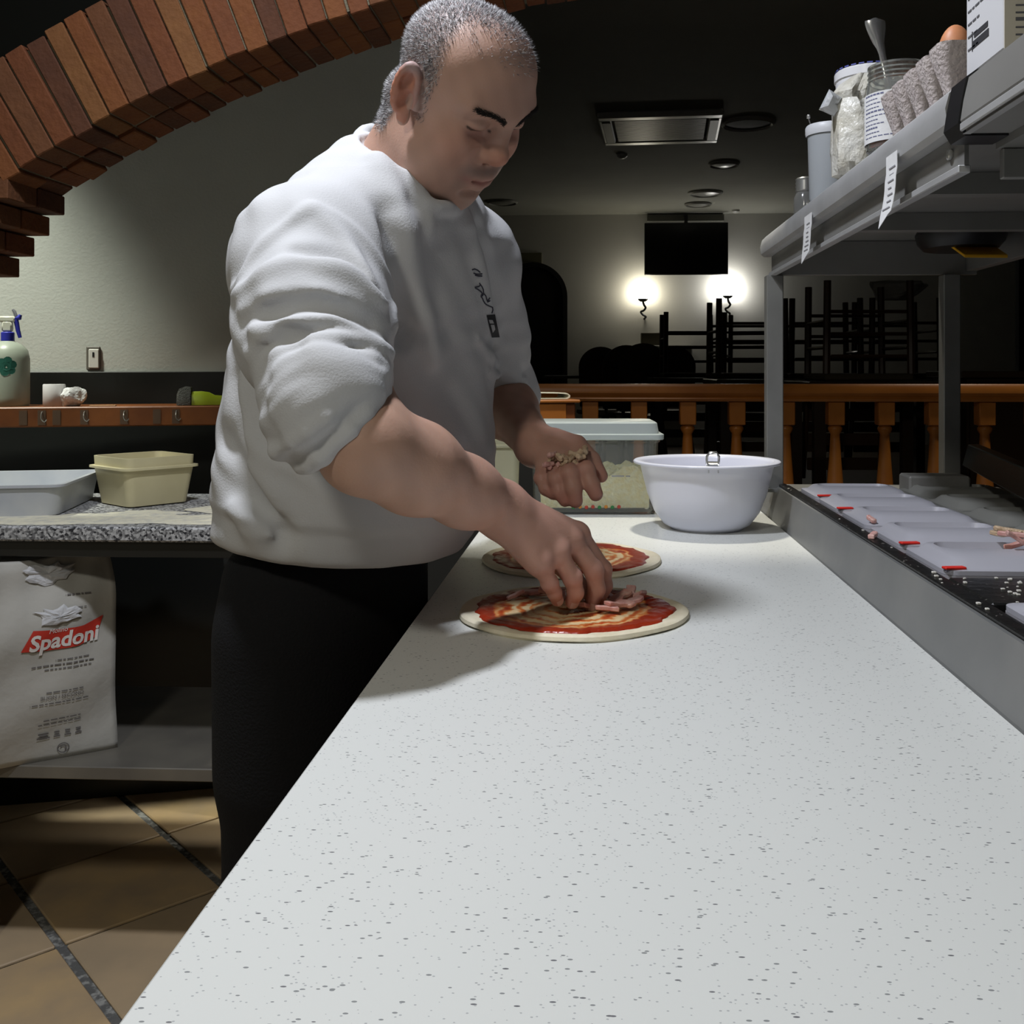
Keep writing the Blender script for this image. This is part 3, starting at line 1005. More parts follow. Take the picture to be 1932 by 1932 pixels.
def mat_sauce():
    m = mat('tomato_sauce_smear', (.5, .05, .01), .28)
    nt = m.node_tree
    b = nt.nodes['Principled BSDF']
    tc = nt.nodes['Texture Coordinate']
    # ladle swirls: distorted ring waves in the thing's own space; thin sauce shows the dough
    w = nt.nodes.new('ShaderNodeTexWave'); w.wave_type = 'RINGS'; w.rings_direction = 'Z'
    w.inputs['Scale'].default_value = 16.0
    w.inputs['Distortion'].default_value = 7.0
    w.inputs['Detail'].default_value = 3.0
    w.inputs['Detail Scale'].default_value = 2.0
    nt.links.new(tc.outputs['Object'], w.inputs['Vector'])
    # thicker towards the rim of the spread
    ln = nt.nodes.new('ShaderNodeVectorMath'); ln.operation = 'LENGTH'
    nt.links.new(tc.outputs['Object'], ln.inputs[0])
    mr = nt.nodes.new('ShaderNodeMapRange')
    mr.inputs['From Min'].default_value = .088; mr.inputs['From Max'].default_value = .120
    mr.inputs['To Min'].default_value = 0.0; mr.inputs['To Max'].default_value = .85
    nt.links.new(ln.outputs['Value'], mr.inputs['Value'])
    n = nt.nodes.new('ShaderNodeTexNoise'); n.inputs['Scale'].default_value = 30; n.inputs['Detail'].default_value = 5
    nt.links.new(tc.outputs['Object'], n.inputs['Vector'])
    ad = nt.nodes.new('ShaderNodeMath'); ad.operation = 'MULTIPLY_ADD'
    nt.links.new(n.outputs['Fac'], ad.inputs[0]); ad.inputs[1].default_value = .9
    nt.links.new(mr.outputs['Result'], ad.inputs[2])
    ad2 = nt.nodes.new('ShaderNodeMath'); ad2.operation = 'MULTIPLY_ADD'
    nt.links.new(w.outputs['Fac'], ad2.inputs[0]); ad2.inputs[1].default_value = .38
    nt.links.new(ad.outputs[0], ad2.inputs[2])
    r = nt.nodes.new('ShaderNodeValToRGB')
    e = r.color_ramp.elements
    e[0].position = .56; e[0].color = (.74, .55, .30, 1)
    e[1].position = 1.0; e[1].color = (.30, .026, .007, 1)
    e2 = e.new(.74); e2.color = (.64, .24, .065, 1)
    e3 = e.new(.90); e3.color = (.44, .06, .012, 1)
    nt.links.new(ad2.outputs[0], r.inputs['Fac'])
    nt.links.new(r.outputs['Color'], b.inputs['Base Color'])
    bp = nt.nodes.new('ShaderNodeBump'); bp.inputs['Strength'].default_value = .5; bp.inputs['Distance'].default_value = .004
    nt.links.new(ad2.outputs[0], bp.inputs['Height']); nt.links.new(bp.outputs['Normal'], b.inputs['Normal'])
    return m


M_SAUCE = mat_sauce()


def pizza(loc, rx, ry, label, seed):
    r_ = empty('pizza', loc)
    tag(r_, label, 'pizza', 'pizza bases on the counter')
    rr = random.Random(seed)
    ph = [rr.uniform(0, 6.28) for _ in range(5)]
    wob = lambda a: 1 + .018 * math.sin(2 * a + ph[0]) + .014 * math.sin(3 * a + ph[1]) + .008 * math.sin(5 * a + ph[2]) + .004 * math.sin(9 * a + ph[3])
    n = 72
    rings = []
    for (s_, z) in ((.985, .0006), (1.0, .003), (.992, .0066), (.965, .0084), (.93, .0080), (.88, .0068), (.6, .0064), (.25, .0064), (.02, .0064)):
        rings.append([Vector((rx * s_ * wob(2 * PI * k / n) * math.cos(2 * PI * k / n), ry * s_ * wob(2 * PI * k / n) * math.sin(2 * PI * k / n), z + (.0008 * math.sin(7 * 2 * PI * k / n + ph[4]) if .9 < s_ < .99 else 0))) for k in range(n)])
    MB().loft(rings).build('dough', M_DOUGH, r_, smooth=True)
    rings = []
    w2 = lambda a: 1 + .022 * math.sin(3 * a + ph[3]) + .014 * math.sin(7 * a + ph[1]) + .014 * math.sin(13 * a + ph[2]) + .010 * math.sin(21 * a + ph[0]) + .008 * math.sin(34 * a + ph[1])
    for (s_, z) in ((.880, .0066), (.868, .0086), (.84, .0098), (.76, .0092), (.68, .0082), (.5, .0082), (.3, .0086), (.1, .0082), (.01, .0082)):
        rings.append([Vector((rx * s_ * w2(2 * PI * k / 120) * math.cos(2 * PI * k / 120), ry * s_ * w2(2 * PI * k / 120) * math.sin(2 * PI * k / 120), z + .0007 * rr.uniform(-1, 1) + .0007 * math.sin(s_ * 60 + 3 * k * .05))) for k in range(120)])
    MB().loft(rings).build('tomato_sauce', M_SAUCE, r_, smooth=True)
    return r_


pz1 = at(1080, 1159, 589.0 / 459)
pz1.z = CZ
P1 = pizza(pz1, .1435, .139, 'nearer raw pizza base with tomato sauce and ham under the hand', 4)
pz2 = at(1078, 1059, 589.0 / 359.5)
pz2.z = CZ
P2 = pizza(pz2, .1435, .150, 'farther raw pizza base with tomato sauce only, behind the hand', 8)
# ham on the nearer pizza
hs = [(1005, 1137, .034, .016), (1035, 1140, .030, .013), (1128, 1158, .036, .014), (1150, 1146, .030, .016), (1170, 1150, .038, .014), (1190, 1138, .018, .013), (1202, 1146, .030, .015), (1160, 1168, .034, .012),
      (1200, 1158, .022, .013), (1105, 1166, .026, .012), (1145, 1172, .030, .009), (1060, 1150, .028, .012), (975, 1143, .026, .008), (1182, 1162, .026, .012)]
for k, (u, v, L, w) in enumerate(hs):
    rr = random.Random(50 + k)
    q = at(u, v, 589.0 / (v - 700)); q.z = CZ + .0105 + .002 * (k % 3)
    o = strip_mesh(L, w, .0055, rr, .35).build('ham_piece', (M_HAM2, M_HAM, M_HAM2)[k % 3], smooth=True)
    o.location = q
    o.rotation_euler = (rr.uniform(-.2, .2), rr.uniform(-.3, .1), rr.uniform(0, 6.28))
    tag(o, 'pink ham piece scattered on the nearer pizza', 'ham piece', 'ham pieces on the nearer pizza')

# white bowl with a steel utensil
bw = at(1333, 1000, 1.99); bw.z = CZ
r_ = empty('mixing_bowl', bw)
tag(r_, 'large white plastic mixing bowl at the far end of the counter', 'bowl')
prof = [(0, .001), (.066, .001), (.070, .0), (.072, .003), (.085, .010), (.103, .034), (.117, .070), (.126, .106), (.131, .127), (.143, .1285), (.1445, .132), (.142, .1345), (.130, .134), (.1265, .128), (.120, .10), (.112, .068), (.098, .036), (.08, .014), (0, .006)]
MB().lathe(prof, n=56).build('bowl_body', mat('bowl_plastic', (.69, .70, .79), .28, spec=.5), r_, smooth='all')
sp0 = bw + Vector((-.002, -.118, .128))
ut = empty('steel_utensil', sp0)
tag(ut, 'steel utensil handle hooked over the rim of the white bowl', 'utensil')
hd = MB()
pts = smooth_poly([(0.01, .09, -.05), (.006, .05, -.012), (.002, .012, .010), (0, -.004, .012), (-.001, -.014, .006)], 16)
rings = []
for k, q in enumerate(pts):
    w = .012
    rings.append([q + Vector((-w, 0, -.001)), q + Vector((w, 0, -.001)), q + Vector((w, 0, .001)), q + Vector((-w, 0, .001))])
hd.loft(rings)
hd.build('handle', mat('bright_steel', (.75,) * 3), ut, smooth=True)
lp = MB()
lp.tube([(-.011, -.006, .010), (-.011, -.008, .024), (-.006, -.009, .031), (.006, -.009, .031), (.011, -.008, .024), (.011, -.006, .010)], .0048, 8, flat=.5)
lp.tube([(-.009, -.018, -.006), (-.008, -.014, .008), (.008, -.014, .008), (.009, -.018, -.006)], .003, 8, flat=.5)
lp.build('hanging_loop', mat('bright_steel', (.75,) * 3), ut, smooth=True)

# translucent lidded container of flour / grated cheese
cb = at(1120, 968, 2.20); cb.z = CZ
r_ = empty('cheese_container', (cb.x, cb.y + .05, CZ), math.radians(2.5))
tag(r_, 'large translucent lidded container of grated cheese behind the hand', 'container')
M_CONT = mat('translucent_container', (.97, .98, .95), .08, trans=.93, ior=1.04)
W, D, H = .137, .085, .155
p_ = MB()
p_.loft([rrect(-W + .008, W - .008, -D + .008, D - .008, .018, .001), rrect(-W + .004, W - .004, -D + .004, D - .004, .02, .01), rrect(-W, W, -D, D, .02, H), rrect(-W - .004, W + .004, -D - .004, D + .004, .022, H + .002), rrect(-W - .004, W + .004, -D - .004, D + .004, .022, H + .006),
         rrect(-W + .003, W - .003, -D + .003, D - .003, .018, H + .006), rrect(-W + .008, W - .008, -D + .008, D - .008, .016, .012), rrect(-W + .014, W - .014, -D + .014, D - .014, .014, .005)])
p_.build('tub', M_CONT, r_, smooth=True)
p_ = MB()
p_.loft([rrect(-W - .006, W + .010, -D - .006, D + .006, .022, H + .0065), rrect(-W - .008, W + .012, -D - .008, D + .008, .022, H + .008), rrect(-W - .008, W + .012, -D - .008, D + .008, .022, H + .018),
         rrect(-W - .002, W + .002, -D - .002, D + .002, .022, H + .020), rrect(-W + .002, W - .002, -D + .002, D - .002, .02, H + .042), rrect(-W + .006, W - .006, -D + .006, D - .006, .02, H + .045)])
p_.build('tub_lid', mat('translucent_lid', (.66, .72, .70), .3, trans=.45, ior=1.2), r_, smooth=True)
ch = MB()
rr = random.Random(2)
nx, ny = 26, 14
g = [[None] * ny for _ in range(nx)]
topv = []
for i in range(nx):
    for j in range(ny):
        x = -W + .0165 + (2 * W - .033) * i / (nx - 1); y = -D + .0165 + (2 * D - .033) * j / (ny - 1)
        z = .084 + .016 * (i / nx) + .010 * math.sin(i * .7) * math.cos(j * .8) + rr.uniform(-.004, .004) + (.012 if i < 3 else 0)
        g[i][j] = ch.bm.verts.new((x, y, z))
for i in range(nx - 1):
    for j in range(ny - 1):
        ch.bm.faces.new((g[i][j], g[i + 1][j], g[i + 1][j + 1], g[i][j + 1]))
bd = [g[i][0] for i in range(nx)] + [g[nx - 1][j] for j in range(1, ny)] + [g[i][ny - 1] for i in range(nx - 2, -1, -1)] + [g[0][j] for j in range(ny - 2, 0, -1)]
bt = [ch.bm.verts.new((v.co.x * .97, v.co.y * .97, .0135)) for v in bd]
for k in range(len(bd)):
    ch.bm.faces.new((bd[k], bt[k], bt[(k + 1) % len(bd)], bd[(k + 1) % len(bd)]))
ch.bm.faces.new(bt)
o = ch.build('grated_cheese', mat('grated_cheese', (.92, .82, .45), .8, noise=(90, (.95, .90, .62), .4, .6), bump=(160, .6)), r_)
o['kind'] = 'stuff'
dt = MB()
dcol = [mat('dot_green', (.03, .18, .05), .6), mat('dot_red', (.40, .05, .03), .6), mat('dot_orange', (.5, .2, .03), .6)]
for k in range(8):
    o = MB().lathe([(0, 0), (.0042, 0), (.0036, .0006), (0, .0008)], (-.047 + k * .014, -D + .0022, .0165 + .0012 * (k % 2)), 8, Matrix.Rotation(PI / 2, 4, 'X')).build('printed_fruit', dcol[(0, 2, 1, 1, 0, 2, 0, 1)[k]], r_)
MB().box((.035, -D - .0015, .083), (.062, -D - .0008, .0855)).box((.065, -D - .0015, .083), (.075, -D - .0008, .0852)).build('printed_text', mat('grey_ink', (.2,) * 3), r_)

# second cloudy tub to its left, mostly behind the cook
cb = at(930, 950, 2.10); cb.z = CZ
r_ = empty('cloudy_tub', (cb.x, cb.y + .08, CZ), math.radians(4))
tag(r_, 'cloudy olive plastic tub between the cook and the cheese container', 'tub')
MB().loft([rrect(-.075, .045, -.08, .08, .02, .001), rrect(-.08, .05, -.085, .085, .02, .15), rrect(-.084, .054, -.089, .089, .02, .151), rrect(-.084, .054, -.089, .089, .02, .156), rrect(-.076, .046, -.08, .08, .02, .156), rrect(-.07, .04, -.074, .074, .02, .006)]).build('tub_body', mat('olive_plastic', (.46, .44, .30), .4, trans=.2), r_, smooth=True)

# ================================================================== LEFT WORK TABLE
tb = empty('work_table', (-1.1, 2.2, 0))
tag(tb, 'granite topped work table dusted with flour below the arch', 'table')
TX0, TX1, TY0, TY1 = -1.95, -0.60, 1.955, 2.50
put(MB().box((TX0, TY0, CZ - .030), (TX1, TY1, CZ), .004).build('worktop', M_GRANITE), tb)
put(MB().box((TX0 + .01, TY0 + .012, CZ - .062), (TX1 - .01, TY0 + .027, CZ - .0305), .001).build('apron', mat('apron_steel', (.05, .047, .04), .3, .7)), tb)
put(MB().box((TX0 + .01, TY1 - .03, CZ - .062), (TX1 - .01, TY1 - .015, CZ - .0305), .001).build('apron', M_STEEL_D), tb)
put(MB().box((TX0 + .01, TY0 + .005, .395), (TX1 - .012, TY1 - .03, .421), .002).build('shelf_board', mat('shelf_steel', (.20, .185, .155), .4, .35, noise=(8, (.14, .13, .115), .35, .7))), tb)
for x in (TX0 + .02, TX1 - .06):
    for y in (TY0 + .03, TY1 - .07):
        put(MB().box((x, y, 0.0), (x + .04, y + .04, CZ - .0625)).build('leg', M_DARK), tb)

# flour: thin dust sheets and a pile
fd = MB()
rr = random.Random(21)


def flour_patch(cx_, cy_, rx, ry, h, seed, z0=CZ):
    r2 = random.Random(seed)
    ph = [r2.uniform(0, 6.28) for _ in range(4)]
    n = 44
    wb = lambda a: 1 + .16 * math.sin(2 * a + ph[0]) + .12 * math.sin(5 * a + ph[1]) + .07 * math.sin(11 * a + ph[2])
    rings = []
    for s_, z in ((1.0, .0003), (.93, .0009 + h * .3), (.7, .0012 + h * .75), (.4, .0012 + h), (.05, .0012 + h)):
        rings.append([Vector((cx_ + rx * s_ * wb(2 * PI * k / n) * math.cos(2 * PI * k / n), cy_ + ry * s_ * wb(2 * PI * k / n) * math.sin(2 * PI * k / n), z0 + z + r2.uniform(0, .0004))) for k in range(n)])
    for ring in rings:
        for p in ring:
            p.x = min(p.x, TX1 - .006); p.y = min(max(p.y, TY0 + .004), TY1 - .006)
    fd.loft(rings)


for a in ((-1.00, 2.06, .34, .085, .0012, 1), (-.76, 2.10, .10, .075, .003, 2), (-.74, 2.25, .14, .15, .002, 3), (-.70, 2.03, .08, .045, .001, 4), (-1.20, 2.02, .12, .035, .0008, 5), (-.98, 2.13, .10, .05, .003, 6), (-.85, 2.03, .12, .035, .0008, 9)):
    flour_patch(*a)
tag(fd.build('flour_dust', mat('flour', (.76, .72, .56), .95, noise=(40, (.60, .58, .50), .42, .66), bump=(120, .4)), smooth=True), 'pale flour dusted over the granite worktop', 'flour', kind='stuff')

# grey blue dough tray
r_ = empty('dough_tray', (-1.44, 2.19, CZ + .0022), math.radians(13))
tag(r_, 'shallow grey blue plastic dough tray at the left edge', 'tray')
W, D, H = .27, .17, .060
MB().loft([rrect(-W + .01, W - .01, -D + .01, D - .01, .03, .0), rrect(-W, W, -D, D, .03, H), rrect(-W - .006, W + .006, -D - .006, D + .006, .03, H + .001), rrect(-W - .006, W + .006, -D - .006, D + .006, .03, H + .006), rrect(-W + .004, W - .004, -D + .004, D - .004, .028, H + .006),
           rrect(-W + .015, W - .015, -D + .015, D - .015, .026, .006)]).build('tray_body', mat('tray_plastic', (.40, .42, .46), .4, noise=(12, (.48, .49, .50), .35, .7)), r_, smooth=True)

# yellowed rectangular tub
c_ = at(232, 958, 589.0 / 258); 
r_ = empty('flour_tub', (c_.x + .010, c_.y + .085, CZ + .003), math.radians(52))
tag(r_, 'yellowed translucent rectangular tub standing in spilled flour', 'tub')
W, D, H = .085, .085, .098
M_YEL = mat('yellowed_plastic', (.66, .60, .38), .45, noise=(7, (.56, .50, .30), .3, .7), trans=.1)
MB().loft([rrect(-W + .012, W - .012, -D + .012, D - .012, .018, .0), rrect(-W, W, -D, D, .02, H - .016), rrect(-W - .009, W + .009, -D - .009, D + .009, .022, H - .015), rrect(-W - .009, W + .009, -D - .009, D + .009, .022, H - .010), rrect(-W, W, -D, D, .02, H - .009),
           rrect(-W - .001, W + .001, -D - .001, D + .001, .02, H + .012), rrect(-W + .004, W - .004, -D + .004, D - .004, .018, H + .012), rrect(-W + .014, W - .014, -D + .014, D - .014, .016, .006)]).build('tub_body', M_YEL, r_, smooth=True)

# ---------------------------------------------------------------- wooden bar plank on the splashback
pk0, pk1 = at(-250, 0, 2.50), at(1086, 0, 2.93)
pv = Vector((pk1.x - pk0.x, pk1.y - pk0.y, 0)); pl = pv.length; pv.normalize(); pn = Vector((pv.y, -pv.x, 0))


def plankp(t, off, z):
    return Vector((pk0.x, pk0.y, 0)) + pv * t + pn * off + Vector((0, 0, z))


def plank_t(u):
    """distance along the plank's front edge seen at bearing u"""
    lo, hi = 0.0, pl
    for _ in range(40):
        m_ = (lo + hi) / 2
        q = plankp(m_, 0, 0)
        uu = CX + FOC * q.dot(AX) / q.dot(AW)
        if uu < u: lo = m_
        else: hi = m_
    return (lo + hi) / 2


PZ = 1.117
plk = empty('bar_plank', plankp(pl / 2, -.1, PZ - .05))
tag(plk, 'long orange brown wooden bar plank behind the cook', 'bar top')
tw = plank_t(420)


def plank_box(mb, t0, t1, o0, o1, z0, z1, bev=0):
    c = plankp((t0 + t1) / 2, (o0 + o1) / 2, (z0 + z1) / 2)
    return mb.obox(c, pv * ((t1 - t0) / 2), pn * ((o1 - o0) / 2), Vector((0, 0, (z1 - z0) / 2)), bev)


put(plank_box(MB(), 0, pl, -.215, 0, PZ - .052, PZ, .003).build('board', M_SHELFW), plk)
put(plank_box(MB(), plank_t(960), pl + .012, -.21, .012, PZ + .0003, PZ + .010, .003).build('nosing', M_ORANGE), plk)
put(plank_box(MB(), plank_t(990), pl - .03, .0003, .004, PZ - .050, PZ - .002).build('end_panel', M_ORANGE), plk)
M_HOOK = mat('hook_steel', (.45, .45, .42), .3, .8)
for k, u in enumerate((45, 80, 108, 160, 235, 297, 333)):
    t = plank_t(u)
    if k in (1, 3, 4, 6):
        q = plankp(t, .001, PZ - .012)
        hk = MB().tube(smooth_poly([q, q + pn * .010 + Vector((0, 0, -.004)), q + pn * .012 + Vector((0, 0, -.018)), q + pn * .006 + Vector((0, 0, -.026)) + pv * .006, q + pn * .010 + Vector((0, 0, -.020)) + pv * .012], 10), .0014, 6)
        put(hk.build('hook', M_HOOK, smooth=True), plk)
    put(plank_box(MB(), t - .011, t + .008, .0002, .0012, PZ - .046, PZ - .008).build('sticker', mat('grey_sticker', (.10, .055, .03), .6)), plk)
# bar front below the plank, where it passes behind the cook
struct(plank_box(MB(), plank_t(420) - .0, pl - .03, -.20, -.03, 0.0, PZ - .0525).build('wall_bar_front', M_DARK), 'dark bar front below the wooden plank')

# folded paper on the right end of the plank
fp = MB()
t0, t1 = plank_t(955), plank_t(1078)
prof = [(-.0, .0), (.0, .004)]
rings = []
for s_ in range(9):
    a = s_ / 8
    o_ = -.03 - .13 * a
    ring = []
    for (tt, zz) in ((t0, .0005), (t1 - .004, .0005), (t1 + .004, .004), (t1 + .005, .010), (t1 - .002, .015), (t1 - .03, .0165), (t0, .019), (t0, .0175), (t1 - .03, .015), (t1 - .004, .0128), (t1 + .001, .009), (t1 - .002, .005), (t1 - .008, .0025), (t0, .0022)):
        ring.append(plankp(tt, o_ , PZ + .0105 + zz * 1.1 + .0015 * math.sin(a * 5)))
    rings.append(ring)
fp.loft(rings)
tag(fp.build('folded_paper', mat('cream_paper', (.82, .84, .72), .8), smooth=True), 'folded sheaf of pale paper on the end of the wooden plank', 'paper')
tag(MB().tube(smooth_poly([plankp(t0 + .09, -.06, PZ + .0345), plankp(t0 + .10, -.08, PZ + .0345), plankp(t0 + .11, -.12, PZ + .0345)], 10), .0022, 6).build('pen', M_BLACK), 'dark pen lying on the folded paper', 'pen')


# ---------------------------------------------------------------- things on the plank
def on_plank(u, off):
    return plankp(plank_t(u), off, PZ + .0003)


# spray bottle
q = on_plank(22, -.10); q += pv * (-.035)
r_ = empty('spray_bottle', q, math.atan2(pv.y, pv.x))
tag(r_, 'frosted spray bottle with blue and white trigger head on the plank', 'spray bottle')
M_BOT = mat('frosted_bottle', (.40, .44, .36), .4, trans=.15, noise=(6, (.34, .38, .31), .3, .7))
MB().lathe([(0, 0), (.050, 0), (.053, .006), (.053, .022), (.053, .125), (.048, .148), (.034, .163), (.019, .170), (.016, .172), (0, .172)], n=32).build('bottle_body', M_BOT, r_, smooth=True)
bc_ = mat('cap_blue', (.03, .035, .36), .4)
MB().lathe([(0, .1725), (.0165, .1725), (.0165, .194), (.014, .196), (0, .196)], n=20).build('collar', bc_, r_, smooth=True)
MB().box((-.013, -.010, .1965), (.012, .010, .225), .004).box((-.020, -.009, .222), (.020, .009, .238), .004).build('spray_head', mat('head_cream', (.62, .62, .52), .4), r_, smooth=True)
MB().tube([(.020, 0, .232), (.028, 0, .234), (.031, 0, .242)], [.006, .007, .004], 10).tube([(.018, 0, .234), (.022, 0, .218), (.025, 0, .200), (.030, 0, .181)], [.007, .006, .0055, .0045], 10).build('trigger', bc_, r_, smooth=True)
MB().tube([(.020, 0, .238), (.016, 0, .250), (.012, 0, .256)], [.005, .0045, .003], 8).build('nozzle', mat('nozzle_grey', (.18, .18, .2), .4), r_, smooth=True)
for (cx_, cz_, s_) in ((.010, .105, 1.15), (-.040, .04, .8)):
    fl_ = MB()
    for k in range(6):
        a = k * PI / 3 + .3
        pts = []
        for j in range(10):
            b = 2 * PI * j / 10
            lx = .013 * s_ * math.cos(a) + .0095 * s_ * math.cos(b); lz = .013 * s_ * math.sin(a) + .0095 * s_ * math.sin(b)
            ang = (cx_ + lx) / .053
            pts.append(Vector((.0534 * math.sin(ang), -.0534 * math.cos(ang), cz_ + lz)))
        fl_.bm.faces.new([fl_.bm.verts.new(p) for p in pts])
        cen = Vector((.0536 * math.sin(cx_ / .053), -.0536 * math.cos(cx_ / .053), cz_))
    pts = [Vector((.0536 * math.sin((cx_ + .010 * s_ * math.cos(b)) / .053), -.0536 * math.cos((cx_ + .010 * s_ * math.cos(b)) / .053), cz_ + .010 * s_ * math.sin(b))) for b in [2 * PI * j / 12 for j in range(12)]]
    fl_.bm.faces.new([fl_.bm.verts.new(p) for p in pts])
    fl_.build('printed_flower', mat('flower_green', (.015, .12, .085), .6), r_)

# paper roll and crumpled paper
q = on_plank(90, -.07)
r_ = empty('paper_roll', q)
tag(r_, 'small white paper roll standing beside the spray bottle', 'paper roll')
MB().lathe([(.009, 0), (.026, 0), (.0275, .002), (.0275, .056), (.026, .058), (.009, .058), (.009, 0)], n=28).build('roll', mat('roll_paper', (.62, .60, .60), .85), r_, smooth=True)


def crumple(name, c, r, sx, sy, sz, seed, m, label, cat):
    bm = bmesh.new()
    bmesh.ops.create_icosphere(bm, subdivisions=4, radius=1)
    r2 = random.Random(seed)
    dirs = [Vector((r2.gauss(0, 1), r2.gauss(0, 1), r2.gauss(0, 1))).normalized() for _ in range(30)]
    lev = [r2.uniform(.55, .95) for _ in dirs]
    for v in bm.verts:
        n = v.co.normalized()
        rad = 1.0
        for d_, l_ in zip(dirs, lev):
            k = n.dot(d_)
            if k > l_:
                rad = min(rad, l_ / k)
        rad *= 1 + .05 * math.sin(9 * n.x + 3) * math.sin(8 * n.y) + r2.uniform(-.012, .012)
        v.co = Vector((n.x * rad * r * sx, n.y * rad * r * sy, max(n.z * rad * r * sz, -r * sz * .6)))
    lowz = min(v.co.z for v in bm.verts)
    for v in bm.verts:
        v.co.z -= lowz
    me = bpy.data.meshes.new(name); bm.to_mesh(me); bm.free()
    o = link(name, me, m, None, c)
    return tag(o, label, cat)


crumple('crumpled_paper', on_plank(128, -.06), .052, 1.1, .8, .72, 4, M_PAPER, 'crumpled white paper ball beside the small paper roll', 'paper')
sc_ = on_plank(190, -.03)
tag(MB().obox(sc_ + Vector((0, 0, .0015)), pv * .032, pn * .012, Vector((0, 0, .0015)), .0006).build('paper_scrap', mat('buff_scrap', (.42, .26, .14), .8)), 'flat buff paper scrap lying on the plank edge', 'paper')

# brush with a lime green handle
q = on_plank(380, -.05)
r_ = empty('bench_brush', q, math.atan2(pv.y, pv.x))
tag(r_, 'bench brush with a lime green handle beside the cook', 'brush')
M_LIME = mat('lime_plastic', (.36, .46, .02), .4)
MB().loft([[Vector((x, y * w, z * h + .001)) for y, z in ((-1, 0), (1, 0), (1.0, .7), (.6, 1), (-.6, 1), (-1.0, .7))] for x, w, h in ((-.028, .020, .036), (-.005, .020, .037), (.015, .017, .034), (.03, .012, .026), (.06, .010, .024), (.10, .010, .022), (.11, .006, .015))]).build('handle', M_LIME, r_, smooth=True)
MB().loft([[Vector((x, y * w, z * h + .0008)) for y, z in ((-1, 0), (1, 0), (1.05, .5), (.7, 1), (-.7, 1), (-1.05, .5))] for x, w, h in ((-.066, .022, .030), (-.06, .026, .044), (-.045, .026, .050), (-.030, .024, .048))]).build('bristles', mat('grey_bristles', (.11, .11, .10), .9, bump=(300, .8)), r_, smooth=True)

# light switch on the white wall
lo_, hi_ = 0, wlen
for _ in range(40):
    m_ = (lo_ + hi_) / 2
    q = wallp(m_, 0, 0); uu = CX + FOC * q.dot(AX) / q.dot(AW)
    if uu < 177: lo_ = m_
    else: hi_ = m_
ts = lo_
sw = empty('light_switch', wallp(ts, 0, at(0, 676, 2.86).z))
tag(sw, 'white light switch in a dark frame on the white wall', 'light switch')
zc = sw.location.z
put(wallbox(MB(), ts - .019, ts + .019, .0003, .008, zc - .034, zc + .034, .003).build('switch_frame', mat('switch_frame', (.13, .12, .10), .4)), sw)
put(wallbox(MB(), ts - .0115, ts + .016, .0081, .013, zc - .028, zc + .026, .002).build('switch_plate', mat('switch_white', (.66, .65, .60), .4)), sw)
put(wallbox(MB(), ts - .001, ts + .004, .0131, .0142, zc + .004, zc + .017).build('switch_slot', M_BLACK), sw)

# ---------------------------------------------------------------- flour sack on the shelf
sx_, sy_ = Vector((-.80, -.60, 0)), Vector((-.60, .80, 0))       # along the front face, into the depth
S0 = Vector((-1.005, 2.075, .4215))
S0 = at(222, 1410, .789 * FOC / 710); S0.z = .4215
SW_, SD_, SH_ = .345, .13, .405
sk = empty('flour_sack', S0)
tag(sk, 'white paper flour sack with a red logo on the lower shelf', 'flour sack')


def sack_pt(a, b, h):
    """a along the front (0..SW_), b into the depth, h up; bulges and creases"""
    t = h / SH_
    fa, fb = a / SW_, b / SD_
    pinch = .0 if t < .55 else (t - .55) ** 1.5 * .16
    aa = a + (fa - .5) * -2 * pinch * .45 + .012 * math.sin(5 * t + 2 * fa) * t
    edge = min(fa, 1 - fa) * 4
    bulge = .018 * min(edge, 1) * math.sin(PI * min(max(t, 0), 1)) ** .6
    cre = .0045 * math.sin(17 * t + 6 * fa) * (t > .5) * (t - .5) * 2 + .003 * math.sin(31 * fa + 11 * t) * t * t + .004 * math.sin(9 * (fa * .6 + t * 1.7) + 1.2)
    bb = b + (fb - .5) * (2 * bulge) + (-1 if fb < .5 else 1) * cre * 1.0 + (fb - .5) * -pinch * 1.0
    return S0 + sx_ * (aa) + sy_ * (bb + .004) + Vector((0, 0, h + .006 * math.sin(7 * fa + 1) * (t > .98)))


mb = MB()
NA, NBv, NH = 30, 8, 34
rings = []
for k in range(NH + 1):
    h = SH_ * k / NH
    ring = []
    for i in range(NA): ring.append(sack_pt(SW_ * i / NA, 0, h))
    for i in range(NBv): ring.append(sack_pt(SW_, SD_ * i / NBv, h))
    for i in range(NA): ring.append(sack_pt(SW_ * (1 - i / NA), SD_, h))
    for i in range(NBv): ring.append(sack_pt(0, SD_ * (1 - i / NBv), h))
    rings.append(ring)
# rolled open mouth, falling inside
for dz, s_ in ((.006, .96), (-.02, .90), (-.05, .85)):
    base = rings[NH]
    c = sum(base, Vector()) / len(base)
    rings.append([c + (p - c) * s_ + Vector((0, 0, dz)) for p in base])
mb.loft(rings)
put(mb.build('sack_paper', mat('sack_paper', (.45, .435, .395), .8, noise=(4, (.37, .355, .32), .35, .7), bump=(18, .35)), smooth='all'), sk)
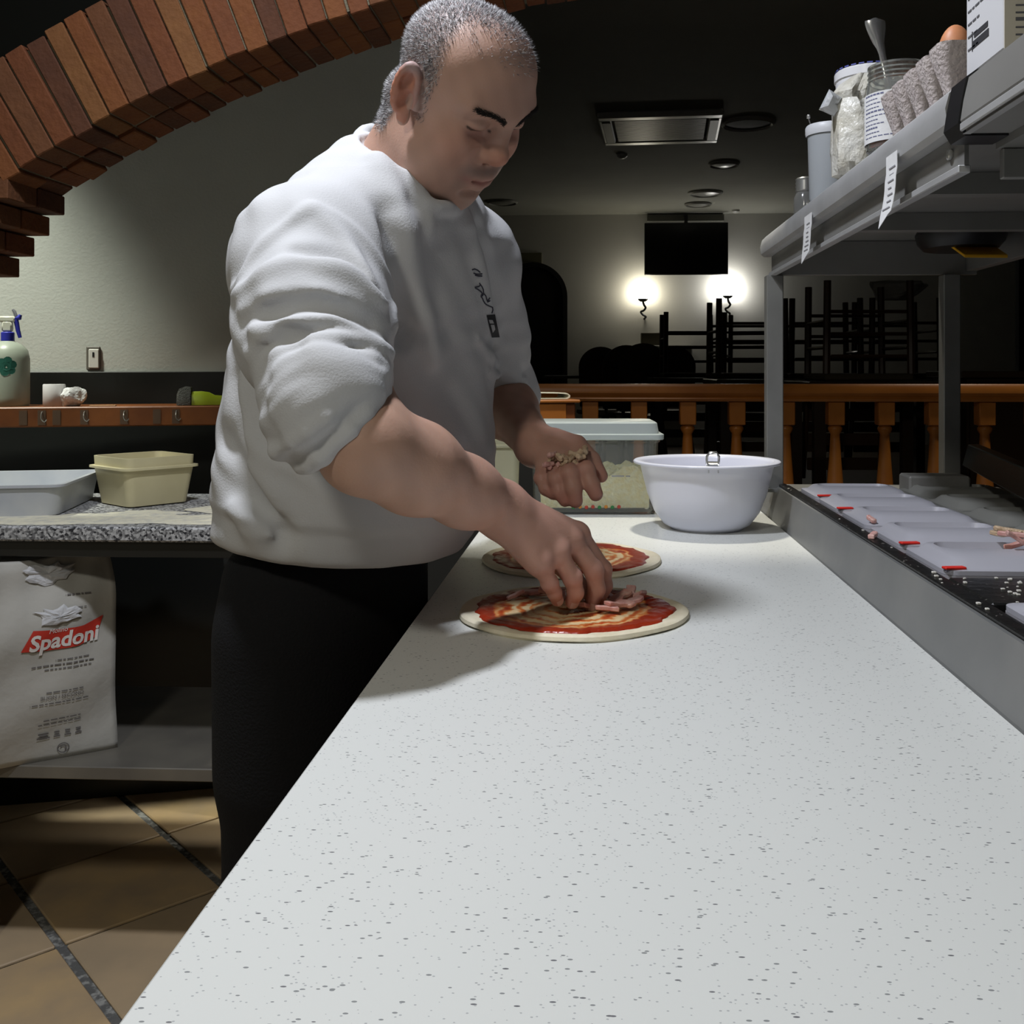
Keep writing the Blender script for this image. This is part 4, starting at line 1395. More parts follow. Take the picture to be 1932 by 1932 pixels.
# torn white flap, and above the logo a pale patch painted as highlight
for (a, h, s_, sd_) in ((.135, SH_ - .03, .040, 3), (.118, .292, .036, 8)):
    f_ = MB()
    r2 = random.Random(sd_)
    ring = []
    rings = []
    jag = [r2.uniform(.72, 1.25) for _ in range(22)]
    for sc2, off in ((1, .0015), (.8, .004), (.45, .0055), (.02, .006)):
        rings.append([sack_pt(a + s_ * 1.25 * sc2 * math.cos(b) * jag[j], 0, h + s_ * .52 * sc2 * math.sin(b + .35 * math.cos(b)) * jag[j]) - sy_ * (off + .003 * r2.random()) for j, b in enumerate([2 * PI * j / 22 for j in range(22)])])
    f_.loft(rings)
    put(f_.build('flap_and_highlight', mat('flap_highlight_paper', (.54, .54, .55), .8, bump=(40, .5))), sk)


def on_sack(vs_, fs, a0, h0, rot, off, name, m, parent, curve=0.0):
    me = bpy.data.meshes.new(name)
    out = []
    for v in vs_:
        x, y = v.x, v.y
        X = x * math.cos(rot) - y * math.sin(rot)
        Y = x * math.sin(rot) + y * math.cos(rot) + curve * x * x
        out.append(sack_pt(a0 - X, 0, h0 + Y) - sy_ * off)
    me.from_pydata([tuple(p) for p in out], [], fs)
    o = link(name, me, m)
    return put(o, parent)


def grid_patch(outline_lo, outline_hi, n=24, m_=4):
    vs_, fs = [], []
    for i in range(n + 1):
        t = i / n
        lo, hi = outline_lo(t), outline_hi(t)
        for j in range(m_ + 1):
            vs_.append(Vector((lo[0] + (hi[0] - lo[0]) * j / m_, lo[1] + (hi[1] - lo[1]) * j / m_, 0)))
    for i in range(n):
        for j in range(m_):
            a = i * (m_ + 1) + j
            fs.append([a, a + m_ + 1, a + m_ + 2, a + 1])
    return vs_, fs


LA, LH = .108, .250
lw, lh = .070, .020
v_, f_ = grid_patch(lambda t: (-lw + 2 * lw * t - (.010 if t < .5 else .004), -lh + .004 * math.sin(PI * t) * -1 + .014 * max(t - .75, 0) * 4 * .6), lambda t: (-lw + 2 * lw * t + .010, lh - .004 * math.sin(PI * t) + .012 * max(t - .7, 0) * 3))
lg = on_sack(v_, f_, LA, LH, .0, .0022, 'logo_panel', mat('logo_red', (.50, .035, .02), .6), sk)
v_, f_ = text_mesh('Spadoni', .043, bold=.0012, shear=.12)
lt = on_sack(v_, f_, LA - .002, LH - .006, .03, .0034, 'logo_lettering', mat('logo_white', (.70, .66, .62), .7), sk)
v_, f_ = text_mesh('Molino', .013, shear=.2)
on_sack(v_, f_, LA + .012, LH + .0145, .03, .0034, 'logo_small_lettering', mat('logo_white', (.7,) * 3), sk)
prt = []
fsn = []
r2 = random.Random(77)
M_SINK = mat('sack_print', (.13, .12, .115), .9)


def dash_line(a0, a1, h, th, slope=0.0):
    a = a0
    while a < a1:
        w = r2.uniform(.004, .013)
        for (x0, x1) in ((a, min(a + w, a1)),):
            k = len(prt)
            for (x, y) in ((x0, 0), (x1, 0), (x1, th), (x0, th)):
                prt.append(sack_pt(x, 0, h + y - slope * (x - a0)) - sy_ * .0022)
            fsn.append([k, k + 1, k + 2, k + 3])
        a += w + .0025


for (a0, a1, h, th) in ((.055, .12, .203, .0022), (.045, .165, .194, .0026), (.05, .14, .186, .0022), (.065, .135, .141, .0022), (.055, .165, .119, .0022), (.07, .14, .084, .0022), (.07, .15, .076, .0022), (.055, .105, .33, .003), (.065, .10, .305, .002)):
    dash_line(a0, a1, h, th)
# pictograms and recycling ring
for i, a in enumerate((.075, .095, .115, .14)):
    w = .006 if i < 3 else .012
    for q_ in range(3):
        k = len(prt)
        for (x, y) in ((a - w, q_ * .0045), (a + w, q_ * .0045), (a + w, q_ * .0045 + .003), (a - w, q_ * .0045 + .003)):
            prt.append(sack_pt(a + (x - a) * (1, .6, .8)[q_], 0, .047 + y) - sy_ * .0022)
        fsn.append([k, k + 1, k + 2, k + 3])
for (r_o, r_i, b0, b1) in ((.0115, .0095, 0, 2 * PI), (.0065, .004, .3, 4.2)):
    for j in range(18):
        a, b = b0 + (b1 - b0) * j / 18, b0 + (b1 - b0) * (j + 1) / 18
        k = len(prt)
        for (r__, t) in ((r_i, a), (r_o, a), (r_o, b), (r_i, b)):
            prt.append(sack_pt(.104 + r__ * math.cos(t), 0, .022 + r__ * .9 * math.sin(t)) - sy_ * .0022)
        fsn.append([k, k + 1, k + 2, k + 3])
me = bpy.data.meshes.new('sack_text')
me.from_pydata([tuple(p) for p in prt], [], fsn)
put(link('sack_text', me, M_SINK), sk)['kind'] = 'stuff'
v_, f_ = text_mesh('BUON / SECONO', .0105)
on_sack(v_, f_, .105, .132, .0, .0024, 'sack_heading', M_SINK, sk)
# ================================================================== BALUSTRADE
RY = 3.40
bz = empty('balustrade', (1.5, RY, .4))
tag(bz, 'orange varnished wooden balustrade in front of the dining room', 'balustrade')
rz1 = at(0, 724, RY).z
prof = [(-.035, -.058), (.035, -.058), (.04, -.05), (.034, -.042), (.045, -.030), (.045, -.012), (.036, 0), (-.036, 0), (-.045, -.012), (-.045, -.030), (-.034, -.042), (-.04, -.05)]
put(MB().prism([Vector((-.35, RY + y, rz1 + z)) for y, z in prof], (3.9, 0, 0)).build('handrail', M_ORANGE, smooth=True), bz)
put(MB().box((-.35, RY - .04, .4005), (3.55, RY + .04, .47), .006).build('bottom_rail', M_ORANGE), bz)
H = rz1 - .0585 - .471
bal = MB()
prof = [(.0, .471), (.033, .471), (.033, .53), (.022, .545), (.034, .56), (.026, .575), (.020, .60), (.034, .70), (.036, .74), (.030, .80), (.020, .92), (.0165, .985), (.0155, 1.0), (.024, 1.015), (.0235, 1.022), (.017, 1.030)]
bal.lathe([(r_, z) for r_, z in prof], n=14)
bal.box((-.027, -.027, 1.030), (.027, .027, rz1 - .0588), .003)
bal.box((-.030, -.030, .4712), (.030, .030, .53), .003)
bme = bal.mesh('baluster', True)
bme.materials.append(M_ORANGE)
for k in range(24):
    x = -.346 + .163 * k
    o = link('baluster', bme, None, bz)
    o.matrix_parent_inverse = Matrix.Translation(bz.location).inverted()
    o.location = (x, RY, 0)

# ================================================================== DINING ROOM
# television
c = at(1292, 473, FW); c.y = FW - .10
wT, hT = .455, .285
tv = empty('television', c)
tag(tv, 'black flat television hung high on the far wall', 'television')
MB().box((-wT, -.02, -hT), (wT, .02, hT), .004).build('tv_body', mat('tv_black', (.008, .008, .008), .3), tv)
MB().box((-wT + .012, -.0215, -hT + .014), (wT - .012, -.0203, hT - .012)).build('screen', mat('screen_black', (.004, .004, .004), .15), tv)
MB().box((-.42, .05, hT + .03), (.42, .118, hT + .10)).build('mount_board', mat('mount_grey', (.20, .20, .17), .7), tv)
MB().box((-.018, .0, hT - .03), (.018, .049, hT + .09)).build('mount_arm', M_BLACK, tv)

# wall sconces: glowing globe on a twisted iron bracket
for k, (u, v, pw, lab) in enumerate(((1213, 551, 13, 'glowing globe wall lamp on a twisted bracket, left below the television'), (1373, 545, 19, 'glowing globe wall lamp right below the television, above the upturned chairs'))):
    c = at(u, v, FW - .16)
    sr = empty('wall_lamp', c)
    tag(sr, lab, 'wall lamp', 'globe lamps on the far wall')
    g = MB().lathe([(.0005, -.085)] + [(.085 * math.sin(PI * i / 14), -.085 * math.cos(PI * i / 14)) for i in range(1, 14)] + [(.0005, .085)], n=24).build('globe', mat('lit_globe', (.9, .88, .8), .4, emit=((1.0, .93, .74), 23.0)) if k == 0 else mat('lit_globe_white', (.9, .9, .88), .4, emit=((1.0, .98, .92), 36.0)), sr, smooth='all')
    MB().lathe([(0, -.105), (.03, -.105), (.05, -.09), (.058, -.075), (.05, -.078), (0, -.09)], n=16).build('cup', M_BLACK, sr, smooth=True)
    MB().tube(smooth_poly([(0, 0, -.10), (.012, .01, -.14), (.03, .02, -.17), (.01, .03, -.20), (-.02, .04, -.215), (.0, .06, -.245), (.035, .09, -.265), (.02, .15, -.29)], 28), .012, 8).build('bracket', M_BLACK, sr, smooth=True)
    MB().box((-.04, .155, -.33), (.04, .178, -.24), .01).build('wall_plate', M_BLACK, sr)

# sign above the door
c = at(1001, 487, FW); c.y = FW + .0
tag(MB().box((c.x - .125, c.y + .004, c.z - .062), (c.x + .125, c.y + .0195, c.z + .062), .003).build('door_sign', mat('olive_sign', (.16, .15, .09), .6)), 'small olive plaque above the arched doorway', 'sign')

# ceiling cassette
CZL = 2.95
d0 = 1.74 * FOC / (700 - 236)
c = at(1246, 0, d0); c.z = CZL
ac = empty('ceiling_cassette', c, math.radians(-4))
tag(ac, 'square white air conditioning cassette on the dining room ceiling', 'air conditioner')
M_AC = mat('cassette_white', (.55, .55, .52), .3)
s_ = .42
f_ = MB()
f_.box((-s_, -s_, -.045), (s_, -s_ + .09, -.0005), .01).box((-s_, s_ - .09, -.045), (s_, s_, -.0005), .01).box((-s_, -s_ + .0905, -.045), (-s_ + .09, s_ - .0905, -.0005), .01).box((s_ - .09, -s_ + .0905, -.045), (s_, s_ - .0905, -.0005), .01)
f_.build('frame', M_AC, ac)
for sgn in (-1, 1):
    MB().box((sgn * .365 - .03, -.30, -.052), (sgn * .365 + .03, .30, -.0455), .002).build('air_flap', M_BLACK, ac)
MB().box((-.31, -.31, -.03), (.31, .31, -.001)).build('grille_backing', M_DARK, ac)
sl = MB().box((-.31, -.018, -.043), (.31, -.004, -.030)).mesh('grille_slat')
sl.materials.append(mat('grille_grey', (.34, .34, .31), .35))
for k in range(22):
    o = link('grille_slat', sl, None, ac, (0, -.29 + k * .0276, 0))

# round ceiling fittings
for k, (u, v, r0_, kind, lab) in enumerate(((1411, 231, .19, 'ring', 'large round dark ceiling speaker beside the cassette'), (1366, 308, .13, 'disc', 'round white ceiling diffuser beyond the cassette'), (1331, 363, .17, 'disc', 'wide round ceiling diffuser nearer the television'),
                                        (1317, 384, .14, 'grey', 'small grey ceiling diffuser just before the far wall'), (948, 380, .16, 'grey', 'dark round ceiling fitting beside the cook\'s chin'))):
    dd = 1.74 * FOC / (700 - v)
    c = at(u, 0, dd); c.z = CZL
    r_ = empty('ceiling_fitting', c)
    tag(r_, lab, 'ceiling fitting')
    mm = M_AC if kind != 'grey' else mat('fitting_grey', (.24, .24, .21), .5)
    MB().lathe([(r0_, -.0005), (r0_ * 1.0, -.012), (r0_ * .9, -.026), (r0_ * .84, -.014)], n=36).build('ring', mm, r_, smooth=True)
    MB().lathe([(r0_ * .835, -.010), (r0_ * .4, -.016 if kind == 'ring' else -.03), (0.001, -.016 if kind == 'ring' else -.03)], n=36).build('cone', M_DARK if kind == 'ring' else mm, r_, smooth=True)
for k, (u, v, lab) in enumerate(((1174, 291, 'tiny ceiling sensor in front of the cassette'), (1112, 408, 'tiny ceiling sensor above the left wall lamp'), (1388, 396, 'tiny ceiling sensor above the television corner'))):
    dd = 1.74 * FOC / (700 - v)
    c = at(u, 0, dd); c.z = CZL
    tag(MB().lathe([(.045, -.0005), (.04, -.02), (.02, -.035), (0.001, -.036)], c, 14).build('ceiling_sensor', M_AC, smooth=True), lab, 'sensor')

# tables and chairs (raised floor at 0.4)
DF = .4
M_CHW = mat('dark_chair_wood', (.055, .026, .014), .35)
M_RUSH = mat('rush_seat', (.06, .045, .025), .8)
M_TBL = mat('dark_table_wood', (.03, .016, .009), .4)


def table(name, x, y, w, d, label, cloth=None):
    r_ = empty(name, (x, y, DF))
    tag(r_, label, 'table', 'dining tables')
    MB().box((-w / 2, -d / 2, .735), (w / 2, d / 2, .765), .004).build('table_top', cloth or M_TBL, r_)
    for sx in (-1, 1):
        for sy in (-1, 1):
            MB().box((sx * (w / 2 - .05) - .025, sy * (d / 2 - .05) - .025, 0.0005), (sx * (w / 2 - .05) + .025, sy * (d / 2 - .05) + .025, .7345)).build('leg', M_TBL, r_)
    return r_


def ladder_chair():
    r_ = empty('ladder_back_chair')
    SHt, hw, hd = .45, .20, .19
    MB().box((-hw, -hd, SHt - .03), (hw, hd, SHt), .008).build('seat', M_RUSH, r_)
    for sx in (-1, 1):
        MB().tube([(sx * .185, hd - .015, 0), (sx * .19, hd - .015, SHt - .031)], .017, 8).build('leg', M_CHW, r_, smooth=True)
        MB().tube([(sx * .175, -hd + .0, 0), (sx * .18, -hd + .005, SHt - .031)], .017, 8).build('leg', M_CHW, r_, smooth=True)
        MB().tube([(sx * .18, -hd + .01, SHt + .0005), (sx * .19, -hd - .05, .93)], [.017, .013], 8).build('back_post', M_CHW, r_, smooth=True)
    for z in (.62, .74, .86):
        t = (z - .45) / .48
        MB().box((-.172, -hd + .01 - .06 * t - .007, z - .03), (.172, -hd + .01 - .06 * t + .007, z + .03), .003).build('back_slat', M_CHW, r_)
    for z in (.14, .24, .34):
        for sy in (-1, 1):
            MB().tube([(-.17, sy * (hd - .01), z), (.17, sy * (hd - .01), z)], .009, 6).build('rung', M_CHW, r_, smooth=True)
    for sx in (-1, 1):
        for z in (.18, .30):
            MB().tube([(sx * .182, -hd + .02, z), (sx * .182, hd - .03, z)], .009, 6).build('rung', M_CHW, r_, smooth=True)
    return r_


def round_chair():
    r_ = empty('round_back_chair')
    MB().lathe([(0, .43), (.20, .43), (.215, .445), (.21, .47), (0, .475)], n=20).build('seat', M_CHW, r_, smooth=True)
    for sx in (-1, 1):
        for sy in (-1, 1):
            MB().tube([(sx * .19, sy * .19, 0), (sx * .14, sy * .14, .4295)], .016, 8).build('leg', M_CHW, r_, smooth=True)
    n = 20
    o_, i_ = [], []
    pts = [(-.18, .50)] + [(.19 * math.cos(PI - PI * k / n), .84 + .18 * math.sin(PI * k / n)) for k in range(n + 1)] + [(.18, .50)]
    MB().prism([Vector((x, -.20 - .12 * (z - .5), z)) for x, z in pts], (0, .03, 0)).build('backrest', M_CHW, r_)
    for sx in (-1, 1):
        MB().tube([(sx * .15, -.16, .46), (sx * .16, -.19, .56)], .014, 8).build('back_post', M_CHW, r_)
    return r_


def sees(u, d):
    p = at(u, 0, d)
    return p.x, p.y


LC = ladder_chair()
RC = round_chair()
used = {'l': False, 'r': False}


def place(kind, x, y, z, rz, flip, label, group):
    src = LC if kind == 'l' else RC
    o = src if not used[kind] else copy_tree(src)
    used[kind] = True
    tag(o, label, 'chair', group)
    o.location = (x, y, z)
    o.rotation_euler = (PI if flip else 0, 0, rz)
    return o


# tables carrying upturned chairs
xa, ya = sees(1356, 6.9)
table('dining_table', xa, ya, .95, .70, 'dark dining table carrying upturned chairs below the right wall lamp')
UPZ = DF + .766 + .4505
for k, (dx, dy, rz, lb) in enumerate(((-.18, .19, .04, 'upturned ladder back chair on the table, leftmost before the right wall lamp'), (.27, .21, -.22, 'upturned tilted ladder back chair beside the steel post'))):
    place('l', xa + dx, ya + dy, UPZ, rz, True, lb, 'upturned chairs on the tables')
xb, yb = sees(1560, 5.6)
table('dining_table', xb, yb, 1.3, .70, 'dark dining table carrying upturned chairs seen between the steel posts')
for k, (dx, dy, rz, lb) in enumerate(((-.42, .19, .06, 'upturned ladder back chair just right of the nearer steel post'), (.01, .20, -.05, 'upturned ladder back chair in the middle between the steel posts'), (.43, .19, .04, 'upturned ladder back chair beside the farther steel post'))):
    place('l', xb + dx, yb + dy, UPZ, rz, True, lb, 'upturned chairs on the tables')
xd, yd = sees(1632, 4.55)
table('dining_table', xd, yd, .62, .6, 'dark dining table nearest the balustrade between the steel posts')
place('l', xd, yd + .145, UPZ, .05, True, 'nearest upturned chair, under the hanging white cloth', 'upturned chairs on the tables')
# white cloth bundled on the upturned legs
x, y = sees(1692, 5.62)
crumple('white_cloth', (xb + .43, yb + .19, UPZ + .0005), .21, 1.0, .8, .40, 12, mat('white_cloth', (.6, .6, .57), .9), 'white cloth bundled on top of the upturned chairs at the back', 'cloth')

# round-backed chairs at tables below the left wall lamp
for k, (u, d, rz, lb) in enumerate(((1133, 8.95, .0, 'dark round backed chair nearest the arched doorway'), (1174, 8.4, .1, 'dark round backed chair, second from the arched doorway'), (1214, 7.85, -.05, 'dark round backed chair in front of the cardboard box'), (1262, 8.85, .1, 'dark round backed chair left of the upturned chairs'))):
    x, y = sees(u, d)
    place('r', x, y, DF, rz, False, lb, 'round backed chairs facing the far wall')
x, y = sees(1268, 9.75)
table('side_table', x, y, .9, .6, 'table with a pale cloth left of the upturned chairs', mat('pale_cloth', (.55, .54, .48), .9))
x, y = sees(1075, 10.2)
table('side_table', x, y, .5, .5, 'small table beside the arched doorway', mat('grey_cloth', (.16, .16, .15), .9))
c = at(1227, 638, 9.0)
bxo = empty('cardboard_box', (c.x, c.y, DF + .7655 + .0))
# high ledge along the far wall that carries the box
lg0, lg1 = at(1170, 0, FW).x, at(1300, 0, FW).x
lz = at(0, 652, FW - .2).z
struct(MB().box((lg0, FW - .33, DF), (lg1, FW + .0195, lz), .01).build('trim_2', mat('ledge_plaster', (.30, .29, .26), .85)), 'low plaster ledge along the far wall')
bxo.location = (at(1227, 0, FW - .18).x, FW - .17, lz + .0005)
tag(bxo, 'small cardboard box on the ledge below the left wall lamp', 'box')
MB().box((-.105, -.08, 0), (.105, .08, .135), .003).build('box_body', mat('grey_cardboard', (.17, .15, .11), .85), bxo)
MB().box((-.105, -.002, .1352), (.105, .002, .1365)).build('lid_seam', M_DARK, bxo)
# dark sideboard on the right in front of the curtain
x0 = at(1800, 0, 4.6).x
sb_ = empty('sideboard', (x0 + .8, 4.75, DF))
tag(sb_, 'dark wooden sideboard in the shade at the right', 'sideboard')
MB().box((-.8, -.22, 0), (.8, .22, .78), .004).build('carcass', M_TBL, sb_)
MB().box((-.83, -.25, .7805), (.83, .24, .81), .004).build('top', mat('sideboard_top', (.05, .03, .018), .3), sb_)
for k in range(4):
    d_ = MB().box((-.79 + k * .395, -.236, .04), (-.79 + k * .395 + .385, -.2205, .76), .003).build('door', M_TBL, sb_)
    o = MB().lathe([(0, 0), (.01, 0), (.012, .012), (0, .016)], (-.79 + k * .395 + .35, -.2365, .45), 10, Matrix.Rotation(PI / 2, 4, 'X')).build('knob', M_STEEL_D, d_, smooth=True)
# ================================================================== PERSON: signed distance sculpture turned into meshes
f32 = np.float32
aX, aW = np.array(AX, f32), np.array(AW, f32)
aC = np.array((0, 0, CAMZ), f32)


def A3(u, v, d):
    return np.array(at(u, v, d), f32)


def smin(a, b, k):
    h = np.maximum(k - np.abs(a - b), 0) / k
    return np.minimum(a, b) - h * h * k * 0.25


def smax(a, b, k):
    return -smin(-a, -b, k)


def cap(P, a, b, ra, rb):
    a = np.asarray(a, f32); b = np.asarray(b, f32)
    ba = b - a
    pa = P - a
    h = np.clip(pa @ ba / max(float(ba @ ba), 1e-9), 0, 1)
    q = pa - h[:, None] * ba
    return np.sqrt((q * q).sum(1)) - (ra + (rb - ra) * h)


def chain(P, pts, rs, k=0.01):
    r = None
    for i in range(len(pts) - 1):
        c = cap(P, pts[i], pts[i + 1], rs[i], rs[i + 1])
        r = c if r is None else smin(r, c, k)
    return r


def ell(P, c, r, M=None):
    q = P - np.asarray(c, f32)
    if M is not None:
        q = q @ M
    r = np.asarray(r, f32)
    k0 = np.sqrt(((q / r) ** 2).sum(1))
    k1 = np.sqrt(((q / (r * r)) ** 2).sum(1)) + 1e-9
    return k0 * (k0 - 1) / k1


def mesh_sdf(f, lo, hi, h, bs=8, slack=1.5):
    lo = np.asarray(lo, f32); hi = np.asarray(hi, f32)
    nb = np.maximum(np.ceil((hi - lo) / (h * bs)).astype(int), 1)
    n = nb * bs
    vol = np.ones(tuple(n), f32)
    bi = np.stack(np.meshgrid(*[np.arange(k) for k in nb], indexing='ij'), -1).reshape(-1, 3)
    cen = lo + (bi * bs + (bs - 1) / 2) * h
    v = f(cen.astype(f32))
    act = np.abs(v) < bs * h * 0.87 * slack
    off = np.stack(np.meshgrid(*[np.arange(bs)] * 3, indexing='ij'), -1).reshape(-1, 3)
    ina = bi[~act & (v < 0)]
    V = vol.reshape(nb[0], bs, nb[1], bs, nb[2], bs)
    for b in ina:
        V[b[0], :, b[1], :, b[2], :] = -1
    ab = bi[act]
    CH = 500
    for s in range(0, len(ab), CH):
        bb = ab[s:s + CH]
        idx = (bb[:, None, :] * bs + off[None]).reshape(-1, 3)
        val = f((lo + idx * h).astype(f32))
        vol[idx[:, 0], idx[:, 1], idx[:, 2]] = val
    ins = vol < 0
    c = np.zeros(tuple(n - 1), np.uint8)
    for dx in (0, 1):
        for dy in (0, 1):
            for dz in (0, 1):
                c += ins[dx:n[0] - 1 + dx, dy:n[1] - 1 + dy, dz:n[2] - 1 + dz]
    ci = np.argwhere((c > 0) & (c < 8))
    idm = np.full(tuple(n - 1), -1, np.int32)
    idm[ci[:, 0], ci[:, 1], ci[:, 2]] = np.arange(len(ci))
    acc = np.zeros((len(ci), 3), f32); cnt = np.zeros(len(ci), f32)
    corners = [(0, 0, 0), (1, 0, 0), (0, 1, 0), (1, 1, 0), (0, 0, 1), (1, 0, 1), (0, 1, 1), (1, 1, 1)]
    val = [vol[ci[:, 0] + a, ci[:, 1] + b, ci[:, 2] + d] for a, b, d in corners]
    for (i, j) in ((0, 1), (2, 3), (4, 5), (6, 7), (0, 2), (1, 3), (4, 6), (5, 7), (0, 4), (1, 5), (2, 6), (3, 7)):
        a, b = val[i], val[j]
        m = (a < 0) != (b < 0)
        t = np.where(m, a / np.where(m, a - b, 1), 0)
        pa, pb = np.array(corners[i], f32), np.array(corners[j], f32)
        acc += np.where(m[:, None], pa + (pb - pa) * t[:, None], 0)
        cnt += m
    verts = lo + (ci + acc / cnt[:, None]) * h
    quads = []
    for ax in range(3):
        o1, o2 = (ax + 1) % 3, (ax + 2) % 3
        sl0 = [slice(None)] * 3; sl1 = [slice(None)] * 3
        sl0[ax] = slice(0, n[ax] - 1); sl1[ax] = slice(1, n[ax])
        d = ins[tuple(sl0)] != ins[tuple(sl1)]
        e = np.argwhere(d)
        e = e[(e[:, o1] >= 1) & (e[:, o2] >= 1) & (e[:, o1] < n[o1] - 1) & (e[:, o2] < n[o2] - 1)]
        if not len(e):
            continue
        fl_ = ins[e[:, 0], e[:, 1], e[:, 2]]

        def cell(a, b):
            q = e.copy(); q[:, o1] -= a; q[:, o2] -= b
            return idm[q[:, 0], q[:, 1], q[:, 2]]
        Q = np.stack([cell(1, 1), cell(0, 1), cell(0, 0), cell(1, 0)], 1)
        Q[~fl_] = Q[~fl_][:, ::-1]
        quads.append(Q)
    Q = np.concatenate(quads)
    Q = Q[(Q >= 0).all(1)]
    return verts.astype(f32), Q


def relax(verts, Q, it=2, w=0.5):
    e = np.concatenate([Q[:, [0, 1]], Q[:, [1, 2]], Q[:, [2, 3]], Q[:, [3, 0]]])
    e = np.concatenate([e, e[:, ::-1]])
    deg = np.bincount(e[:, 0], minlength=len(verts)).astype(f32)
    for _ in range(it):
        s = np.stack([np.bincount(e[:, 0], weights=verts[e[:, 1], k], minlength=len(verts)) for k in range(3)], 1)
        verts = verts * (1 - w) + w * (s / np.maximum(deg, 1)[:, None])
    return verts.astype(f32)


def np_mesh(name, verts, Q, tone=None):
    me = bpy.data.meshes.new(name)
    me.vertices.add(len(verts)); me.loops.add(Q.size); me.polygons.add(len(Q))
    me.vertices.foreach_set('co', verts.astype(f32).ravel())
    me.loops.foreach_set('vertex_index', Q.astype(np.int32).ravel())
    me.polygons.foreach_set('loop_start', np.arange(0, Q.size, Q.shape[1], dtype=np.int32))
    me.polygons.foreach_set('use_smooth', np.ones(len(Q), bool))
    me.update(calc_edges=True)
    if tone is not None:
        at_ = me.color_attributes.new('tone', 'FLOAT_COLOR', 'POINT')
        at_.data.foreach_set('color', np.concatenate([tone, np.ones((len(tone), 1))], 1).astype(f32).ravel())
    me.validate()
    return me


def grad(f, P, e=0.0008):
    g = np.stack([f(P + np.eye(3, dtype=f32)[k] * e) - f(P - np.eye(3, dtype=f32)[k] * e) for k in range(3)], 1)
    return g / (np.linalg.norm(g, axis=1, keepdims=True) + 1e-9)


def snap(f, P, off=0.0, it=6):
    P = np.asarray(P, f32).copy()
    for _ in range(it):
        P -= ((f(P) - off)[:, None] * grad(f, P)) * 0.8
    return P


def hit(f, uv, d0=0.85, d1=1.9, off=0.0):
    """walk out along bearings until the sculpture's surface is met"""
    uv = np.asarray(uv, f32)
    ray = (uv[:, :1] - CX) / FOC * aX + aW + (CY - uv[:, 1:2]) / FOC * np.array([0, 0, 1], f32)
    ln = np.linalg.norm(ray, axis=1)
    t = np.full(len(uv), d0, f32)
    for _ in range(90):
        v = f((aC + ray * t[:, None]).astype(f32)) - off
        t = np.minimum(t + v / ln * 0.6, d1)
    return (aC + ray * t[:, None]).astype(f32)


def dense(uv, step=8.0):
    out = []
    P = smooth_poly([(u, v, 0) for u, v in uv], max(2, int(sum(math.dist(uv[i], uv[i + 1]) for i in range(len(uv) - 1)) / step)))
    return np.array([(p.x, p.y) for p in P], f32)


# ---------------------------------------------------------------- skeleton
SR, SL = A3(588, 496, 1.20), A3(872, 500, 1.53)
ER, WR = A3(690, 842, 1.03), A3(940, 957, 1.20)
EL_, WL = A3(934, 742, 1.70), A3(1010, 838, 1.50)
NB = A3(742, 352, 1.37)
sdir = (SL - SR); sdir[2] = 0; sdir /= np.linalg.norm(sdir)
fdir = np.array([sdir[1], -sdir[0], 0], f32)


def cyl(r, d, z):
    return aX * r + aW * d + np.array([0, 0, z], f32)


TZ = np.array([.93, .955, 1.00, 1.10, 1.20, 1.30, 1.40, 1.46, 1.50, 1.53], f32)
TR = np.array([-.278, -.276, -.272, -.254, -.246, -.238, -.232, -.224, -.214, -.21], f32)
TD = np.array([1.385, 1.385, 1.385, 1.38, 1.38, 1.38, 1.375, 1.37, 1.37, 1.37], f32)
TA = np.array([.184, .188, .198, .205, .202, .196, .178, .130, .085, .06], f32)
TB = np.array([.138, .144, .154, .160, .153, .145, .130, .102, .078, .06], f32)


def torso(P, grow=0.0):
    r = P @ aX; d = P @ aW; z = P[:, 2]
    cr, cd = np.interp(z, TZ, TR), np.interp(z, TZ, TD)
    a, b = np.interp(z, TZ, TA) + grow, np.interp(z, TZ, TB) + grow
    dr, dd = r - cr, d - cd
    s2 = (sdir @ aX, sdir @ aW); f2 = (fdir @ aX, fdir @ aW)
    ps = dr * s2[0] + dd * s2[1]; pf = dr * f2[0] + dd * f2[1]
    k = (np.abs(ps / a) ** 2.35 + np.abs(pf / b) ** 2.35) ** (1 / 2.35)
    v = (k - 1) * np.minimum(a, b)
    return smax(v.astype(f32), (z - 1.52 - grow).astype(f32), .03)


fax = (WR - ER) / np.linalg.norm(WR - ER)
CUFF = A3(617, 785, 1.03)
cax = aX * .66 + aW * .30 + np.array([0, 0, -.69], f32); cax /= np.linalg.norm(cax)
lax = (WL - EL_) / np.linalg.norm(WL - EL_)
CUFL = EL_ + lax * 0.040
HEM0 = cyl(-.15, 1.30, .950)


def hem_plane(P):
    r = P @ aX; d = P @ aW
    return ((.955 + (-.10 - r) * .10 - (d - 1.20) * -.02) - P[:, 2]).astype(f32)      # positive below the hem


colC = A3(769, 316, 1.355)
colF = A3(842, 392, 1.285) - colC
colS = sdir * .074
COLLAR = [colC + colF * math.cos(t) + colS * math.sin(t) for t in np.linspace(0, 2 * PI, 25)]
# the back of the collar sits higher and closer in
COLLAR = [p if math.cos(t) > 0 else p + (A3(702, 246, 1.43) - (colC - colF)) * (-math.cos(t)) for p, t in zip(COLLAR, np.linspace(0, 2 * PI, 25))]
COLLAR = [p + np.array([0, 0, -.020], f32) * max(-math.sin(t), 0) - sdir * .004 * max(-math.sin(t), 0) for p, t in zip(COLLAR, np.linspace(0, 2 * PI, 25))]
nax = (A3(800, 250, 1.30) - NB); nax /= np.linalg.norm(nax)


